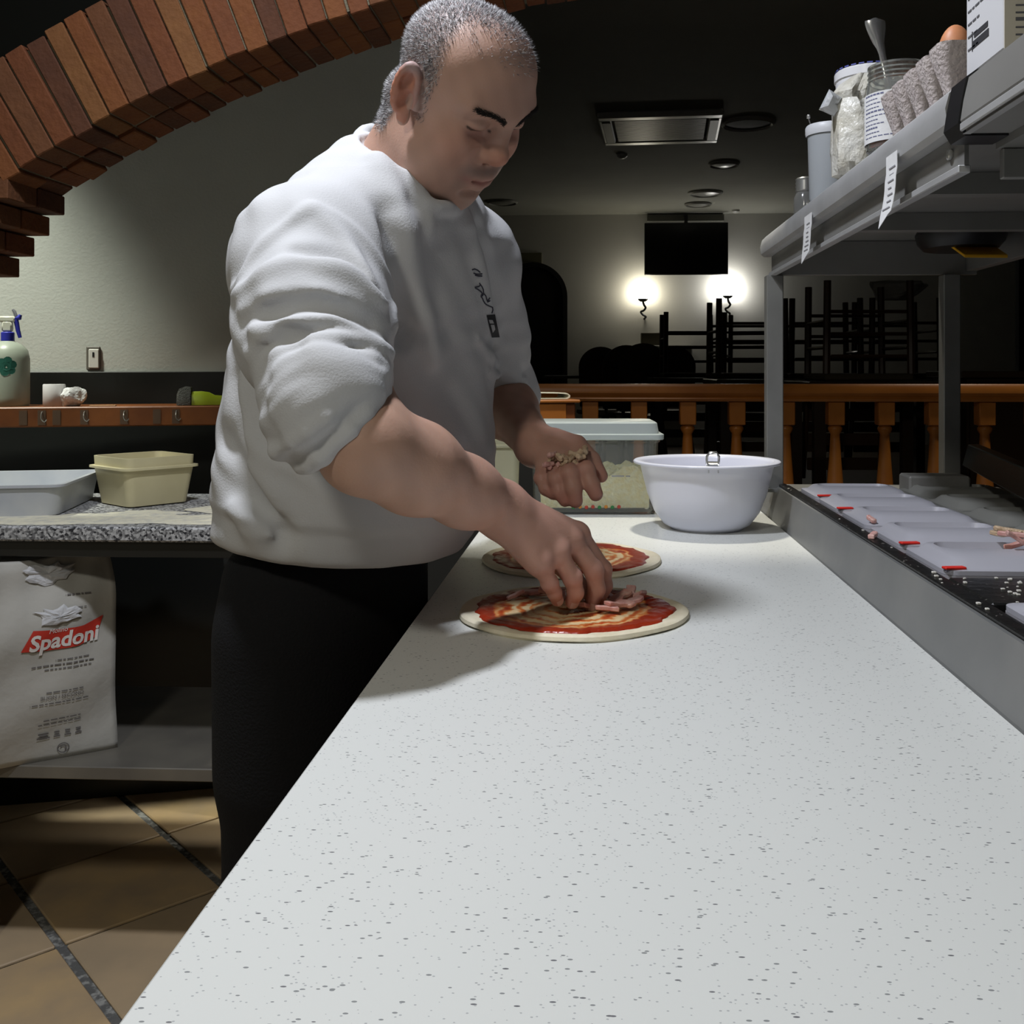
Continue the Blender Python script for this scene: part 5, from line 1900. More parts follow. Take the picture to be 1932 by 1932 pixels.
def ring_pts(c, ax, r, n=18, squash=1.0, up=None):
    ax = ax / np.linalg.norm(ax)
    t = np.array([0, 0, 1], f32) if up is None else up
    s = np.cross(ax, t); s /= np.linalg.norm(s); q = np.cross(s, ax)
    return [c + (s * math.cos(a) + q * math.sin(a) * squash) * r for a in np.linspace(0, 2 * PI, n)]


def shirt_base(P):
    v = torso(P)
    tr = cap(P, cyl(-.210, 1.37, 1.440), SR, .064, .088)
    v = smin(v, tr, .05)
    v = smin(v, cap(P, cyl(-.205, 1.38, 1.455), SL, .070, .084), .05)
    sr = chain(P, [SR, A3(592, 620, 1.10), A3(618, 756, 1.04), CUFF], [.088, .080, .061, .0540], .03)
    v = smin(v, sr, .035)
    ml = (SL + EL_) / 2
    slv = chain(P, [SL, ml, EL_, CUFL], [.084, .074, .066, .058], .03)
    v = smin(v, slv, .03)
    # belly hanging over the waistband
    v = smin(v, ell(P, cyl(-.215, 1.36, 1.07), (.13, .15, .12)), .06)
    return v


FOLDS = []          # (points, radii, sign, blend)


def fold(uv, r0, sink=0.35, sign=1, k=.014, taper=True, step=10.0):
    pts = hit(shirt_base, dense(uv, step))
    g = grad(shirt_base, pts)
    n = len(pts)
    t = np.linspace(0, 1, n)
    rs = r0 * (np.sin(PI * np.clip(t, .02, .98)) ** .5 if taper else np.ones(n))
    pts = pts - g * (rs * sink)[:, None] * sign
    FOLDS.append((pts, rs, sign, k))


# sleeve nearest the camera
fold([(592, 392), (640, 412), (690, 455), (735, 535), (744, 620)], .0045, .5)          # armhole seam, front
fold([(590, 392), (535, 425), (478, 484), (438, 552)], .0045, .5)
fold([(600, 400), (648, 450), (688, 512), (716, 568)], .010, .5)
fold([(442, 558), (500, 512), (560, 492), (610, 498), (668, 520), (722, 572)], .011, .5)
fold([(478, 622), (540, 602), (610, 600), (670, 618), (728, 668)], .0115, .35)
fold([(520, 700), (560, 672), (620, 662), (680, 672), (722, 700)], .010, .35)
fold([(512, 748), (556, 706), (620, 690), (680, 690), (718, 708)], .0105, .3)
fold([(522, 780), (560, 742), (622, 718), (676, 716), (716, 730)], .0105, .3)
fold([(540, 812), (576, 772), (628, 744), (680, 736), (715, 744)], .0095, .3)
fold([(452, 592), (520, 560), (580, 555), (640, 565)], .008, .5)
fold([(470, 668), (510, 640), (560, 632)], .008, .5)
# valleys
fold([(460, 598), (540, 576), (620, 574), (700, 612)], .007, -.3, -1, .022)
fold([(500, 655), (560, 638), (640, 640), (715, 682)], .007, -.3, -1, .022)
fold([(560, 470), (620, 474), (670, 500), (712, 548)], .006, -.3, -1, .022)
# chest and neck
fold([(712, 300), (742, 360), (762, 430), (782, 520), (800, 600), (815, 680)], .011, .6, 1, .03)
fold([(770, 330), (800, 380), (812, 440)], .007, .6, 1, .02)
fold([(728, 400), (742, 470), (752, 560), (752, 640)], .009, -.3, -1, .03)
fold([(872, 385), (893, 470), (915, 560), (938, 650)], .010, .6, 1, .025)
fold([(905, 430), (922, 500), (938, 570)], .007, -.3, -1, .022)
# side and back
fold([(452, 720), (470, 800), (500, 880), (520, 960)], .014, .5, 1, .03)
fold([(445, 720), (450, 780), (458, 860)], .008, -.3, -1, .03)
fold([(425, 830), (445, 900), (480, 960), (520, 1000)], .009, -.3, -1, .035)
fold([(440, 960), (470, 990), (510, 1010)], .010, .5, 1, .03)
fold([(900, 640), (940, 690), (975, 705)], .006, .4)
fold([(920, 700), (950, 715), (990, 716)], .006, .4)
uax = (CUFF - A3(618, 756, 1.04)); uax /= np.linalg.norm(uax)
for c_, ax_, R_, rr_ in ((CUFF + cax * .016, cax, .0560, .0085), (CUFF - cax * .002, cax * .8 + uax * .2, .0590, .0085), (CUFF - uax * .018, cax * .5 + uax * .5, .0610, .0085), (CUFF - uax * .037, cax * .3 + uax * .7, .0620, .0080), (CUFF - uax * .058, cax * .2 + uax * .8, .0640, .0075),
                         (CUFL, lax, .0555, .0085), (CUFL - lax * .020, lax, .060, .009)):
    FOLDS.append((np.array(ring_pts(c_, ax_, R_), f32), rr_ * (1 + .25 * np.sin(np.arange(18) * 1.9 + R_ * 900)), 1, .007))


def shirt(P):
    v = shirt_base(P)
    for pts, rs, sign, k in FOLDS:
        lo = pts.min(0) - (rs.max() + k * 1.2 + .004); hi = pts.max(0) + (rs.max() + k * 1.2 + .004)
        m = np.where(((P > lo) & (P < hi)).all(1))[0]
        if not len(m):
            continue
        Pm = P[m]
        c = np.full(len(m), 1.0, f32)
        for i in range(len(pts) - 1):
            c = np.minimum(c, cap(Pm, pts[i], pts[i + 1], rs[i], rs[i + 1]))
        v[m] = smin(v[m], c, k) if sign > 0 else smax(v[m], -c, k)
    # soft cloth ripples
    z = P[:, 2]
    v = v + .0016 * np.sin(P @ np.array([61, 23, 40], f32)) * np.sin(P @ np.array([-17, 52, 33], f32)) + .0011 * np.sin(P @ np.array([90, -70, 85], f32) + 2 * np.sin(z * 40))
    # hem band and hem cut
    hp = hem_plane(P)
    band = np.clip((hp + .055) / .012, 0, 1) * np.clip((.0 - hp + .002) / .004, 0, 1)
    v = v + .004 * band
    v = smax(v, hp, .014)
    # neck opening and collar
    v = smax(v, -cap(P, NB - nax * .035, NB + nax * .16, .062, .072), .01)
    c = np.full(len(P), 1.0, f32)
    for i in range(24):
        c = np.minimum(c, cap(P, COLLAR[i], COLLAR[i + 1], .0105, .0105))
    v = smin(v, c, .008)
    # cuff openings
    v = smax(v, -cap(P, CUFF + cax * .045, CUFF + cax * .16, .0475, .0490), .005)
    v = smax(v, -cap(P, CUFL - lax * .02, CUFL + lax * .12, .0480, .0480), .005)
    return v


person = empty('person', cyl(-.33, 1.38, 0))
tag(person, 'cook in a white sweatshirt and black trousers bending over the pizza', 'person')


def pput(o):
    return put(o, person)


M_SHIRT = mat('white_fleece', (.52, .52, .525), .9, bump=(420, .12), spec=.15)
lo = np.minimum.reduce([SR, ER, cyl(-.48, 1.0, .92)]) - .11
V_, Q_ = mesh_sdf(shirt, cyl(-.52, .90, .92), cyl(.03, 1.84, 1.60) + np.array([.02, .02, 0], f32), .0036)
V_ = relax(V_, Q_, 1, .5)
pput(link('sweatshirt', np_mesh('sweatshirt', V_, Q_), M_SHIRT))

# ---------------------------------------------------------------- trousers and shoes


def trousers(P):
    r = P @ aX; d = P @ aW; z = P[:, 2]
    s2 = (sdir @ aX, sdir @ aW); f2 = (fdir @ aX, fdir @ aW)
    dr, dd = r + .298, d - 1.39
    ps = dr * s2[0] + dd * s2[1]; pf = dr * f2[0] + dd * f2[1]
    hip = (np.sqrt((ps / .168) ** 2 + (pf / .118) ** 2) - 1) * .118
    hip = smax(hip.astype(f32), np.maximum(z - .985, .66 - z).astype(f32), .05)
    v = hip
    for dd_, rr_ in ((1.30, -.335), (1.49, -.325)):
        lg = chain(P, [cyl(rr_ + .005, dd_ + .01, .86), cyl(rr_ - .002, dd_, .50), cyl(rr_ - .012, dd_ - .005, .075)], [.092, .078, .070], .03)
        lg = lg + .003 * np.sin(z * 55 + r * 30) * np.clip((.5 - z) * 4, 0, 1)
        v = smin(v, smax(lg.astype(f32), (.045 - z).astype(f32), .01), .04)
    return v.astype(f32)


V_, Q_ = mesh_sdf(trousers, cyl(-.52, 1.14, .01), cyl(-.10, 1.66, 1.02) + np.array([.04, .04, 0], f32), .009)
pput(link('trousers', np_mesh('trousers', V_, Q_), mat('black_trousers', (.012, .012, .013), .9, bump=(300, .2), spec=.15)))
for dd_, rr_ in ((1.295, -.345), (1.485, -.335)):
    c0_, c1_ = cyl(rr_ - .045, dd_ - .0, .045), cyl(rr_ - .045, dd_, .045) + fdir * .20

    def shoe(P):
        v = cap(P, c0_, c1_ - np.array([0, 0, .008], f32), .042, .036)
        v = smin(v, cap(P, cyl(rr_ - .012, dd_ - .005, .07), cyl(rr_ - .012, dd_ - .005, .13), .045, .046), .03)
        return smax(v, (.004 - P[:, 2]).astype(f32), .006)
    V_, Q_ = mesh_sdf(shoe, np.minimum(c0_, c1_) - .07, np.maximum(c0_, c1_) + np.array([.07, .07, .12], f32), .006)
    pput(link('shoe', np_mesh('shoe', V_, Q_), mat('black_shoe_leather', (.012, .012, .012), .5)))

# ---------------------------------------------------------------- head
HY, HP, HR = math.radians(-23.5), math.radians(45.5), math.radians(17.0)
HS = 1.0


def rot3(y, p, r):
    cy, sy, cp, sp, cr, sr = math.cos(y), math.sin(y), math.cos(p), math.sin(p), math.cos(r), math.sin(r)
    return np.array([[cy, -sy, 0], [sy, cy, 0], [0, 0, 1]]) @ np.array([[cp, 0, sp], [0, 1, 0], [-sp, 0, cp]]) @ np.array([[1, 0, 0], [0, cr, -sr], [0, sr, cr]])


HM = rot3(HY, HP, HR).astype(f32)
HO = cyl(-.1130, 1.27, CAMZ + .3590)


def to_head(P):
    return ((P - HO) @ HM) / HS


def from_head(q):
    return (np.asarray(q, f32) * HS) @ HM.T + HO


def ear_parts(q, s):
    """s = -1 right ear, +1 left"""
    # ear frame: e1 forward, e2 up, e3 outwards (flaring)
    c = np.array([.000, s * .074, -.008], f32)
    e2 = np.array([-.16, s * .10, .98], f32); e2 /= np.linalg.norm(e2)
    e3 = np.array([.42, s * .90, 0], f32); e3 -= e2 * (e3 @ e2); e3 /= np.linalg.norm(e3)
    e1 = np.cross(e2, e3) * (1 if s > 0 else -1)
    if e1[0] < 0:
        e1 = -e1
    L = lambda a, b, o: c + e1 * a + e2 * b + e3 * o
    hx = []
    for t in np.linspace(-.15 * PI, 1.30 * PI, 14):
        hx.append(L(.0125 * math.cos(t) - .004, .032 * math.sin(t) + .002, .010 + .005 * max(-math.cos(t), 0)))
    v = chain(q, hx, [.0036] * 3 + [.0046] * 9 + [.0042] * 2, .004)
    M = np.stack([e1, e2, e3], 1)
    v = smin(v, ell(q, L(-.005, 0, .006), (.0115, .029, .0045), M), .006)
    v = smin(v, ell(q, L(-.001, -.031, .008), (.0085, .013, .006), M), .006)      # lobe
    v = smin(v, cap(q, L(.010, -.002, .004), L(.012, -.014, .006), .006, .006), .005)   # tragus
    v = smin(v, cap(q, c - e3 * .012, L(-.004, -.004, .004), .016, .012), .008)
    v = smax(v, -ell(q, L(.000, -.008, .014), (.0078, .013, .010), M), .005)     # concha
    v = smax(v, -ell(q, L(-.004, .013, .0145), (.0082, .012, .006), M), .004)
    return v


def head(P, ears=True):
    q = to_head(P)
    v = ell(q, (.000, 0, .033), (.086, .076, .070))
    v = smin(v, ell(q, (.026, 0, .036), (.056, .066, .060)), .03)
    v = smin(v, ell(q, (.030, 0, -.030), (.062, .064, .085)), .03)
    v = smin(v, ell(q, (.030, 0, -.078), (.060, .062, .046)), .03)
    v = smin(v, ell(q, (.076, 0, -.104), (.024, .027, .022)), .022)
    v = smin(v, ell(q, (.036, 0, -.122), (.052, .054, .030)), .02)               # double chin
    for s in (-1, 1):
        v = smin(v, ell(q, (.064, s * .040, -.034), (.028, .026, .030)), .022)      # cheek
        v = smin(v, ell(q, (.046, s * .046, -.080), (.036, .026, .034)), .022)      # jowl
        v = smin(v, cap(q, (.083, s * .010, .024), (.070, s * .050, .026), .0120, .0115), .018)  # brow
        v = smax(v, -ell(q, (.095, s * .033, .005), (.020, .019, .0115)), .015)    # socket
        v = smin(v, ell(q, (.0745, s * .034, .005), (.0145, .0170, .0130)), .005)  # lid over the eyeball
        v = smax(v, -ell(q, (.0925, s * .035, -.0090), (.0105, .0165, .0050)), .009)
    v = smin(v, ell(q, (.072, 0, -.066), (.030, .038, .030)), .02)               # muzzle
    v = smin(v, chain(q, [(.083, 0, .020), (.093, 0, -.004), (.1015, 0, -.024)], [.0085, .0095, .0125], .006), .014)
    v = smin(v, ell(q, (.1025, 0, -.027), (.0140, .0155, .0125)), .008)
    for s in (-1, 1):
        v = smin(v, ell(q, (.0915, s * .0160, -.0310), (.0130, .0095, .0105)), .006)
        v = smax(v, -ell(q, (.096, s * .0085, -.0392), (.0064, .0044, .0045)), .003)
    up = chain(q, [(.082, -.033, -.0600), (.0955, -.018, -.0605), (.1000, -.008, -.0600), (.1005, 0, -.0612), (.1000, .008, -.0600), (.0955, .018, -.0605), (.082, .033, -.0600)], [.0030, .0056, .0064, .0060, .0064, .0056, .0030], .004)
    dn = chain(q, [(.081, -.031, -.0650), (.0940, -.016, -.0735), (.0975, 0, -.0760), (.0940, .016, -.0735), (.081, .031, -.0650)], [.0030, .0066, .0074, .0066, .0030], .004)
    v = smin(v, up, .007)
    v = smin(v, dn, .007)
    v = smax(v, -chain(q, [(.086, -.0325, -.0630), (.1005, -.016, -.0672), (.1055, 0, -.0684), (.1005, .016, -.0672), (.086, .0325, -.0630)], [.0014, .0020, .0020, .0020, .0014], .002), .003)
    v = smax(v, -cap(q, (.096, -.014, -.0890), (.096, .014, -.0890), .003, .003), .012)
    if ears:
        for s in (-1, 1):
            v = smin(v, ear_parts(q, s), .004)
    v = v * HS
    # neck
    nk0 = from_head((-.016, 0, -.040))
    v = smin(v, cap(P, nk0, NB - nax * .02, .053, .064), .03)
    v = smin(v, cap(P, from_head((.030, 0, -.095)), NB + np.array([.035, -.03, .0], f32), .040, .052), .03)
    # roll of the nape, tendon in the neck
    v = smin(v, cap(P, from_head((-.052, -.03, -.045)), from_head((-.052, .03, -.045)), .013, .013), .03)
    v = smax(v, -cap(P, from_head((.055, -.055, -.108)), from_head((.080, .01, -.128)), .003, .003), .012)
    return v


hl_ = from_head((0, 0, 0))
V_, Q_ = mesh_sdf(head, hl_ - np.array([.20, .17, .20], f32), hl_ + np.array([.17, .16, .17], f32), .0019)
V_ = relax(V_, Q_, 2, .5)
hv, hq = V_, Q_
q = to_head(hv)


def blob(q, c, r):
    return np.exp(-(((q - np.array(c, f32)) / np.array(r, f32)) ** 2).sum(1))


def hair_density(q):
    x, y, z = q[:, 0], q[:, 1], q[:, 2]
    ay = np.abs(y)
    # front hairline runs from the temple up and over
    side = np.clip((.034 - x - .35 * np.clip(z - .03, 0, 1)) / .02, 0, 1) * np.clip((z - .010) / .015, 0, 1)
    back = np.clip((-.022 - x) / .012, 0, 1) * np.clip((z + .105 + .2 * np.clip(-.05 - x, -1, 0)) / .02, 0, 1)
    burn = np.clip((.030 - x) / .008, 0, 1) * np.clip((x - .004) / .006, 0, 1) * np.clip((z + .040) / .02, 0, 1) * np.clip((.02 - z) / .01 + 1, 0, 1) * .55
    top = np.clip((z - .085) / .02, 0, 1) * np.clip((.088 - x) / .02, 0, 1) * np.where(x < .0, 1.0, np.clip(.95 - x * 12, .22, 1))
    front = np.clip((z - .070) / .02, 0, 1) * np.clip((.100 - x) / .012, 0, 1) * .28
    d = np.maximum.reduce([side * (ay > .02), back, burn, top, front])
    bald = blob(q, (.052, -.040, .100), (.026, .026, .026))
    return np.clip(d * (1 - .75 * bald), 0, 1)


base = np.array([.47, .285, .215], f32)
rng = np.random.default_rng(3)
nz = np.sin(q @ np.array([140, 90, 60], f32)) * np.sin(q @ np.array([-70, 130, 110], f32))
tone = base * (1 + .05 * nz[:, None])
red = np.clip(blob(q, (.115, 0, -.03), (.02, .025, .02)) * .8 + blob(q, (.075, -.045, -.03), (.03, .03, .025)) * .5 + blob(q, (.075, .045, -.03), (.03, .03, .025)) * .5 + (np.abs(q[:, 1]) > .079) * (np.abs(q[:, 2]) < .045) * (q[:, 0] < .03) * .9, 0, 1)
tone = tone * (1 - red[:, None] * np.array([.0, .30, .40]))
lip = np.clip(blob(q, (.098, 0, -.068), (.012, .018, .0085)) + blob(q, (.090, -.024, -.0655), (.010, .010, .006)) + blob(q, (.090, .024, -.0655), (.010, .010, .006)), 0, 1)
tone = tone * (1 - lip[:, None] * np.array([.28, .55, .46]))
stub = np.clip(blob(q, (.098, 0, -.053), (.018, .030, .008)) * .75 + blob(q, (.085, 0, -.105), (.02, .026, .016)) * .38 + blob(q, (.09, -.03, -.07), (.015, .010, .025)) * .45 + blob(q, (.09, .03, -.07), (.015, .010, .025)) * .45 + blob(q, (.03, -.06, -.07), (.04, .02, .04)) * .15, 0, 1) * (1 - lip)
tone = tone * (1 - stub[:, None]) + stub[:, None] * np.array([.16, .13, .12])
lash = np.zeros(len(q), f32)
for s in (-1, 1):
    lc = to_head(snap(head, from_head(np.array([(.088, s * .019, -.0005), (.0905, s * .027, -.0035), (.0895, s * .036, -.0045), (.085, s * .045, -.0035), (.080, s * .052, -.0005)], f32))))
    dl = chain(q, list(lc), [.0008, .0012, .0013, .0012, .0008], .001)
    lash = np.maximum(lash, np.clip(1 - (dl - .0003) / .0016, 0, 1))
    tone = tone * (1 - .35 * blob(q, (.085, s * .033, -.008), (.014, .022, .010))[:, None] * np.array([.8, 1, .9]))  # shade of the eye hollow painted into the skin tone
tone = tone * (1 - .85 * lash[:, None])
hd_ = hair_density(q)
tone = tone * (1 - .62 * hd_[:, None]) + .62 * hd_[:, None] * np.array([.30, .29, .31])
head_tone = np.clip(tone, 0, 1)

# ---------------------------------------------------------------- arms and hands


def finger(P, pts, rs, k=.004):
    return chain(P, [A3(*p) for p in pts], rs, k)


RH = {'index': ([(1092, 1010, 1.272), (1137, 1074, 1.292), (1141, 1105, 1.292), (1130, 1132, 1.288)], [.0128, .0110, .0098, .0082]),
      'middle': ([(1078, 1022, 1.250), (1120, 1075, 1.262), (1126, 1112, 1.268), (1114, 1143, 1.270)], [.0132, .0118, .0108, .0090]),
      'ring': ([(1052, 1044, 1.226), (1080, 1090, 1.236), (1086, 1118, 1.242), (1079, 1136, 1.248)], [.0128, .0112, .0100, .0086]),
      'little': ([(1020, 1064, 1.208), (1037, 1100, 1.220), (1046, 1118, 1.228), (1051, 1132, 1.236)], [.0118, .0098, .0088, .0078])}
LH_ = {'little': ([(1026, 868, 1.450), (1022, 902, 1.425), (1030, 922, 1.412), (1044, 932, 1.405)], [.0118, .0102, .0095, .0085]),
       'ring': ([(1042, 872, 1.442), (1050, 905, 1.405), (1056, 928, 1.398), (1066, 944, 1.396)], [.0128, .0112, .0105, .0092]),
       'middle': ([(1066, 868, 1.440), (1076, 893, 1.398), (1082, 922, 1.390), (1086, 945, 1.390)], [.0132, .0120, .0115, .0102]),
       'index': ([(1090, 858, 1.448), (1106, 886, 1.404), (1116, 914, 1.396), (1124, 932, 1.394)], [.0130, .0118, .0114, .0102]),
       'thumb': ([(1048, 832, 1.480), (1088, 840, 1.462), (1116, 868, 1.440), (1134, 898, 1.428)], [.019, .0145, .0125, .0098])}
RT = [(972, 992, 1.235), (1030, 1040, 1.285), (1078, 1085, 1.305), (1112, 1122, 1.302)]


def arm_r(P):
    mid = ER + (WR - ER) * .34 + np.array([.0, -.004, .002], f32)
    v = chain(P, [SR * .35 + ER * .65, ER, mid, ER + (WR - ER) * .72, WR], [.046, .0445, .0455, .036, .0295], .03)
    w2 = WR + (WR - ER) * .03
    pal = None
    for n_, r_ in (('index', .0135), ('middle', .014), ('ring', .0135), ('little', .0125)):
        c = cap(P, w2, A3(*RH[n_][0][0]), .0225, r_)
        pal = c if pal is None else smin(pal, c, .018)
    # heel of the hand and the pad below the little finger
    pal = smin(pal, cap(P, A3(962, 985, 1.205), A3(1012, 1058, 1.222), .0215, .0150), .02)
    v = smin(v, pal, .022)
    th = chain(P, [A3(*p) for p in RT], [.020, .015, .0120, .0090], .006)
    v = smin(v, th, .012)
    for n_, (pts, rs) in RH.items():
        v = smin(v, finger(P, pts, rs), .0055)
        v = smin(v, np.linalg.norm(P - (A3(*pts[0]) + np.array([0, -.002, .004], f32)), axis=1) - .0118, .008)
        v = smin(v, np.linalg.norm(P - A3(*pts[1]), axis=1) - rs[1] * 1.06, .004)
    # wrist bone and tendons
    v = smin(v, np.linalg.norm(P - (WR + np.array([-.004, -.020, .014], f32)), axis=1) - .0125, .016)
    for n_ in ('index', 'middle', 'ring'):
        a, b = WR + np.array([.006, -.006, .020], f32), A3(*RH[n_][0][0]) + np.array([-.002, -.002, .011], f32)
        v = smin(v, cap(P, a, b, .0045, .0035), .010)
    return v


def arm_l(P):
    mid = EL_ + (WL - EL_) * .35
    v = chain(P, [SL * .3 + EL_ * .7, EL_, mid, WL], [.045, .043, .0435, .029], .03)
    pal = None
    for n_, r_ in (('index', .013), ('middle', .0135), ('ring', .013), ('little', .0125)):
        c = cap(P, WL + (WL - EL_) * .04, A3(*LH_[n_][0][0]), .022, r_)
        pal = c if pal is None else smin(pal, c, .016)
    v = smin(v, pal, .022)
    for n_, (pts, rs) in LH_.items():
        v = smin(v, finger(P, pts, rs), .005 if n_ != 'thumb' else .010)
        if n_ != 'thumb':
            v = smin(v, np.linalg.norm(P - A3(*pts[1]), axis=1) - rs[1] * 1.05, .004)
    return v


ARMS = []
for fn, ends in ((arm_r, [CUFF - fax * .05, WR] + [A3(*p) for pts, _ in RH.values() for p in pts] + [A3(*p) for p in RT]), (arm_l, [CUFL - lax * .05, WL] + [A3(*p) for pts, _ in LH_.values() for p in pts])):
    E_ = np.array(ends)
    V_, Q_ = mesh_sdf(fn, E_.min(0) - .062, E_.max(0) + .062, .0019)
    V_ = relax(V_, Q_, 1, .4)
    ARMS.append((V_, Q_))


def arm_tone(V, W0, E0, tips, knk):
    nz = np.sin(V @ np.array([150, 80, 60], f32)) * np.sin(V @ np.array([-60, 120, 110], f32))
    t = np.array([.47, .290, .215], f32) * (1 + .05 * nz[:, None])
    ax = (W0 - E0) / np.linalg.norm(W0 - E0)
    s = (V - E0) @ ax
    tan = np.clip(s / .25, 0, 1)[:, None]
    t = t * (1 - tan * np.array([-.02, .06, .03]))
    for p in tips:
        t = t * (1 - .28 * np.exp(-((V - p) ** 2).sum(1) / .016 ** 2)[:, None] * np.array([.0, .6, .5]))
    for p in knk:
        t = t * (1 - .30 * np.exp(-((V - p) ** 2).sum(1) / .011 ** 2)[:, None] * np.array([.05, .7, .5]))
    return np.clip(t, 0, 1)


tR = arm_tone(ARMS[0][0], WR, ER, [A3(*pts[-1]) for pts, _ in RH.values()], [A3(*pts[k]) for pts, _ in RH.values() for k in (0, 1)])
tL = arm_tone(ARMS[1][0], WL, EL_, [A3(*pts[-1]) for pts, _ in LH_.values()], [A3(*pts[1]) for pts, _ in LH_.values()])


# the rest of the figure, inside the clothes
def core(P):
    v = torso(P, -.035)
    v = smin(v, cap(P, cyl(-.205, 1.37, 1.44), SR, .05, .055), .04)
    v = smin(v, cap(P, cyl(-.205, 1.38, 1.44), SL, .05, .055), .04)
    v = smin(v, cap(P, SR, ER, .052, .043), .02)
    v = smin(v, cap(P, SL, EL_, .050, .042), .02)
    v = smax(v, (1.01 - P[:, 2]).astype(f32), .02)
    for dd_, rr_ in ((1.30, -.335), (1.49, -.325)):
        v = smin(v, chain(P, [cyl(rr_ + .01, dd_, .86), cyl(rr_, dd_, .50), cyl(rr_ - .01, dd_, .09)], [.078, .056, .042], .02), .04)
    return v


Vc, Qc = mesh_sdf(core, cyl(-.50, .93, .03), cyl(.0, 1.80, 1.54), .014)
allV = [hv, ARMS[0][0], ARMS[1][0], Vc]
allQ, o_ = [], 0
for V_, Q_ in ((hv, hq), ARMS[0], ARMS[1], (Vc, Qc)):
    allQ.append(Q_ + o_); o_ += len(V_)
tn = np.concatenate([head_tone, tR, tL, np.tile(base, (len(Vc), 1))])
M_SKIN = mat_vcol('skin', .50, sss=(.18, (.020, .007, .004), .35), spec=.35, bump=(330, .06))
pput(link('body', np_mesh('body', np.concatenate(allV), np.concatenate(allQ), tn), M_SKIN))

# ---------------------------------------------------------------- cropped hair, brows, nails
dens = hair_density(to_head(hv))
earm = np.minimum(ear_parts(to_head(hv), -1), ear_parts(to_head(hv), 1)) > .004
cand = np.where((dens > .05) & earm)[0]
pick = rng.choice(cand, 26000)
pick = pick[rng.random(len(pick)) < dens[pick] ** 1.2]
Pn = hv[pick]
gn = grad(head, Pn)
fw = (HM @ np.array([.75, 0, -.25], f32))
dirn = gn * .75 + fw * .45 + rng.normal(0, .30, (len(Pn), 3)).astype(f32)
dirn /= np.linalg.norm(dirn, axis=1, keepdims=True)
ln = (.0050 + .0028 * rng.random(len(Pn)))[:, None]
s1 = np.cross(dirn, gn + .01); s1 /= np.linalg.norm(s1, axis=1, keepdims=True) + 1e-9
s2 = np.cross(dirn, s1)
wd_ = .00038
tri = np.stack([Pn + s1 * wd_ - gn * .0006, Pn - s1 * wd_ * .5 + s2 * wd_ * .87 - gn * .0006, Pn - s1 * wd_ * .5 - s2 * wd_ * .87 - gn * .0006, Pn + dirn * ln], 1).reshape(-1, 3)
b4 = np.arange(len(Pn))[:, None] * 4
TQ = np.concatenate([b4 + np.array([[0, 1, 3]]), b4 + np.array([[1, 2, 3]]), b4 + np.array([[2, 0, 3]])])
hc = np.where(rng.random((len(Pn), 1)) < .50, np.array([[.62, .61, .62]]), np.array([[.16, .15, .16]]))
hc = np.repeat(hc, 4, 0)
pput(link('hair', np_mesh('hair', tri, TQ, hc), mat_vcol('cropped_grey_hair', .55, spec=.3)))

for s in (-1, 1):
    arcb = np.array([(.100, s * .012, .0185), (.096, s * .026, .0230), (.088, s * .040, .0265), (.078, s * .054, .0270)], f32)
    cu = np.array([tuple(p) for p in smooth_poly([tuple(p) for p in arcb], 60)], f32)
    base_p = []
    for k in range(420):
        i = rng.integers(0, 60)
        t = i / 59
        base_p.append(cu[i] + np.array([0, 0, rng.normal(0, .0024 * (1 - .45 * t))]) + rng.normal(0, .0006, 3))
    bp = snap(head, from_head(np.array(base_p, f32)))
    gb = grad(head, bp)
    along = (HM @ np.array([-.30, s * .85, .30], f32))
    db = gb * .35 + along * .8 + rng.normal(0, .15, bp.shape).astype(f32)
    db /= np.linalg.norm(db, axis=1, keepdims=True)
    a1 = np.cross(db, gb); a1 /= np.linalg.norm(a1, axis=1, keepdims=True) + 1e-9
    tri = np.stack([bp + a1 * .00035 - gb * .0004, bp - a1 * .00035 - gb * .0004, bp + gb * .0007, bp + db * .0068], 1).reshape(-1, 3)
    b4 = np.arange(len(bp))[:, None] * 4
    TQ = np.concatenate([b4 + np.array([[0, 1, 3]]), b4 + np.array([[1, 2, 3]]), b4 + np.array([[2, 0, 3]])])
    pput(link('eyebrow', np_mesh('eyebrow', tri, TQ), mat('dark_brow_hair', (.022, .016, .012), .6)))

# finger nails of the hand on the pizza: small shells on the finger backs
for n_ in ('middle', 'ring', 'little'):
    pts, rs = RH[n_]
    tip, dip = A3(*pts[-1]), A3(*pts[-2])
    ax_ = (tip - dip) / np.linalg.norm(tip - dip)
    out = np.array([.55, -.75, .1], f32); out -= ax_ * (out @ ax_); out /= np.linalg.norm(out)
    sd_ = np.cross(ax_, out)
    vs_, fs = [], []
    for i in range(5):
        for j in range(5):
            a = (j - 2) / 2 * .75
            w = rs[-1] * 1.02
            vs_.append(tip + ax_ * (-.006 + .010 * i / 4) * 1.0 + (out * math.cos(a) + sd_ * math.sin(a)) * (w + .0004 - (.0008 if i == 4 else 0)))
    for i in range(4):
        for j in range(4):
            fs.append([i * 5 + j, i * 5 + j + 1, i * 5 + j + 6, i * 5 + j + 5])
    vs_ = snap(arm_r, np.array(vs_, f32), .0005, 4)
    pput(link('fingernail', np_mesh('fingernail', vs_, np.array(fs)), mat('nail', (.56, .36, .31), .3)))


# ---------------------------------------------------------------- printed chest motif and label
def cpx(pts):
    return [(860 + x / 1717 * 160, 480 + y / 1932 * 180) for x, y in pts]


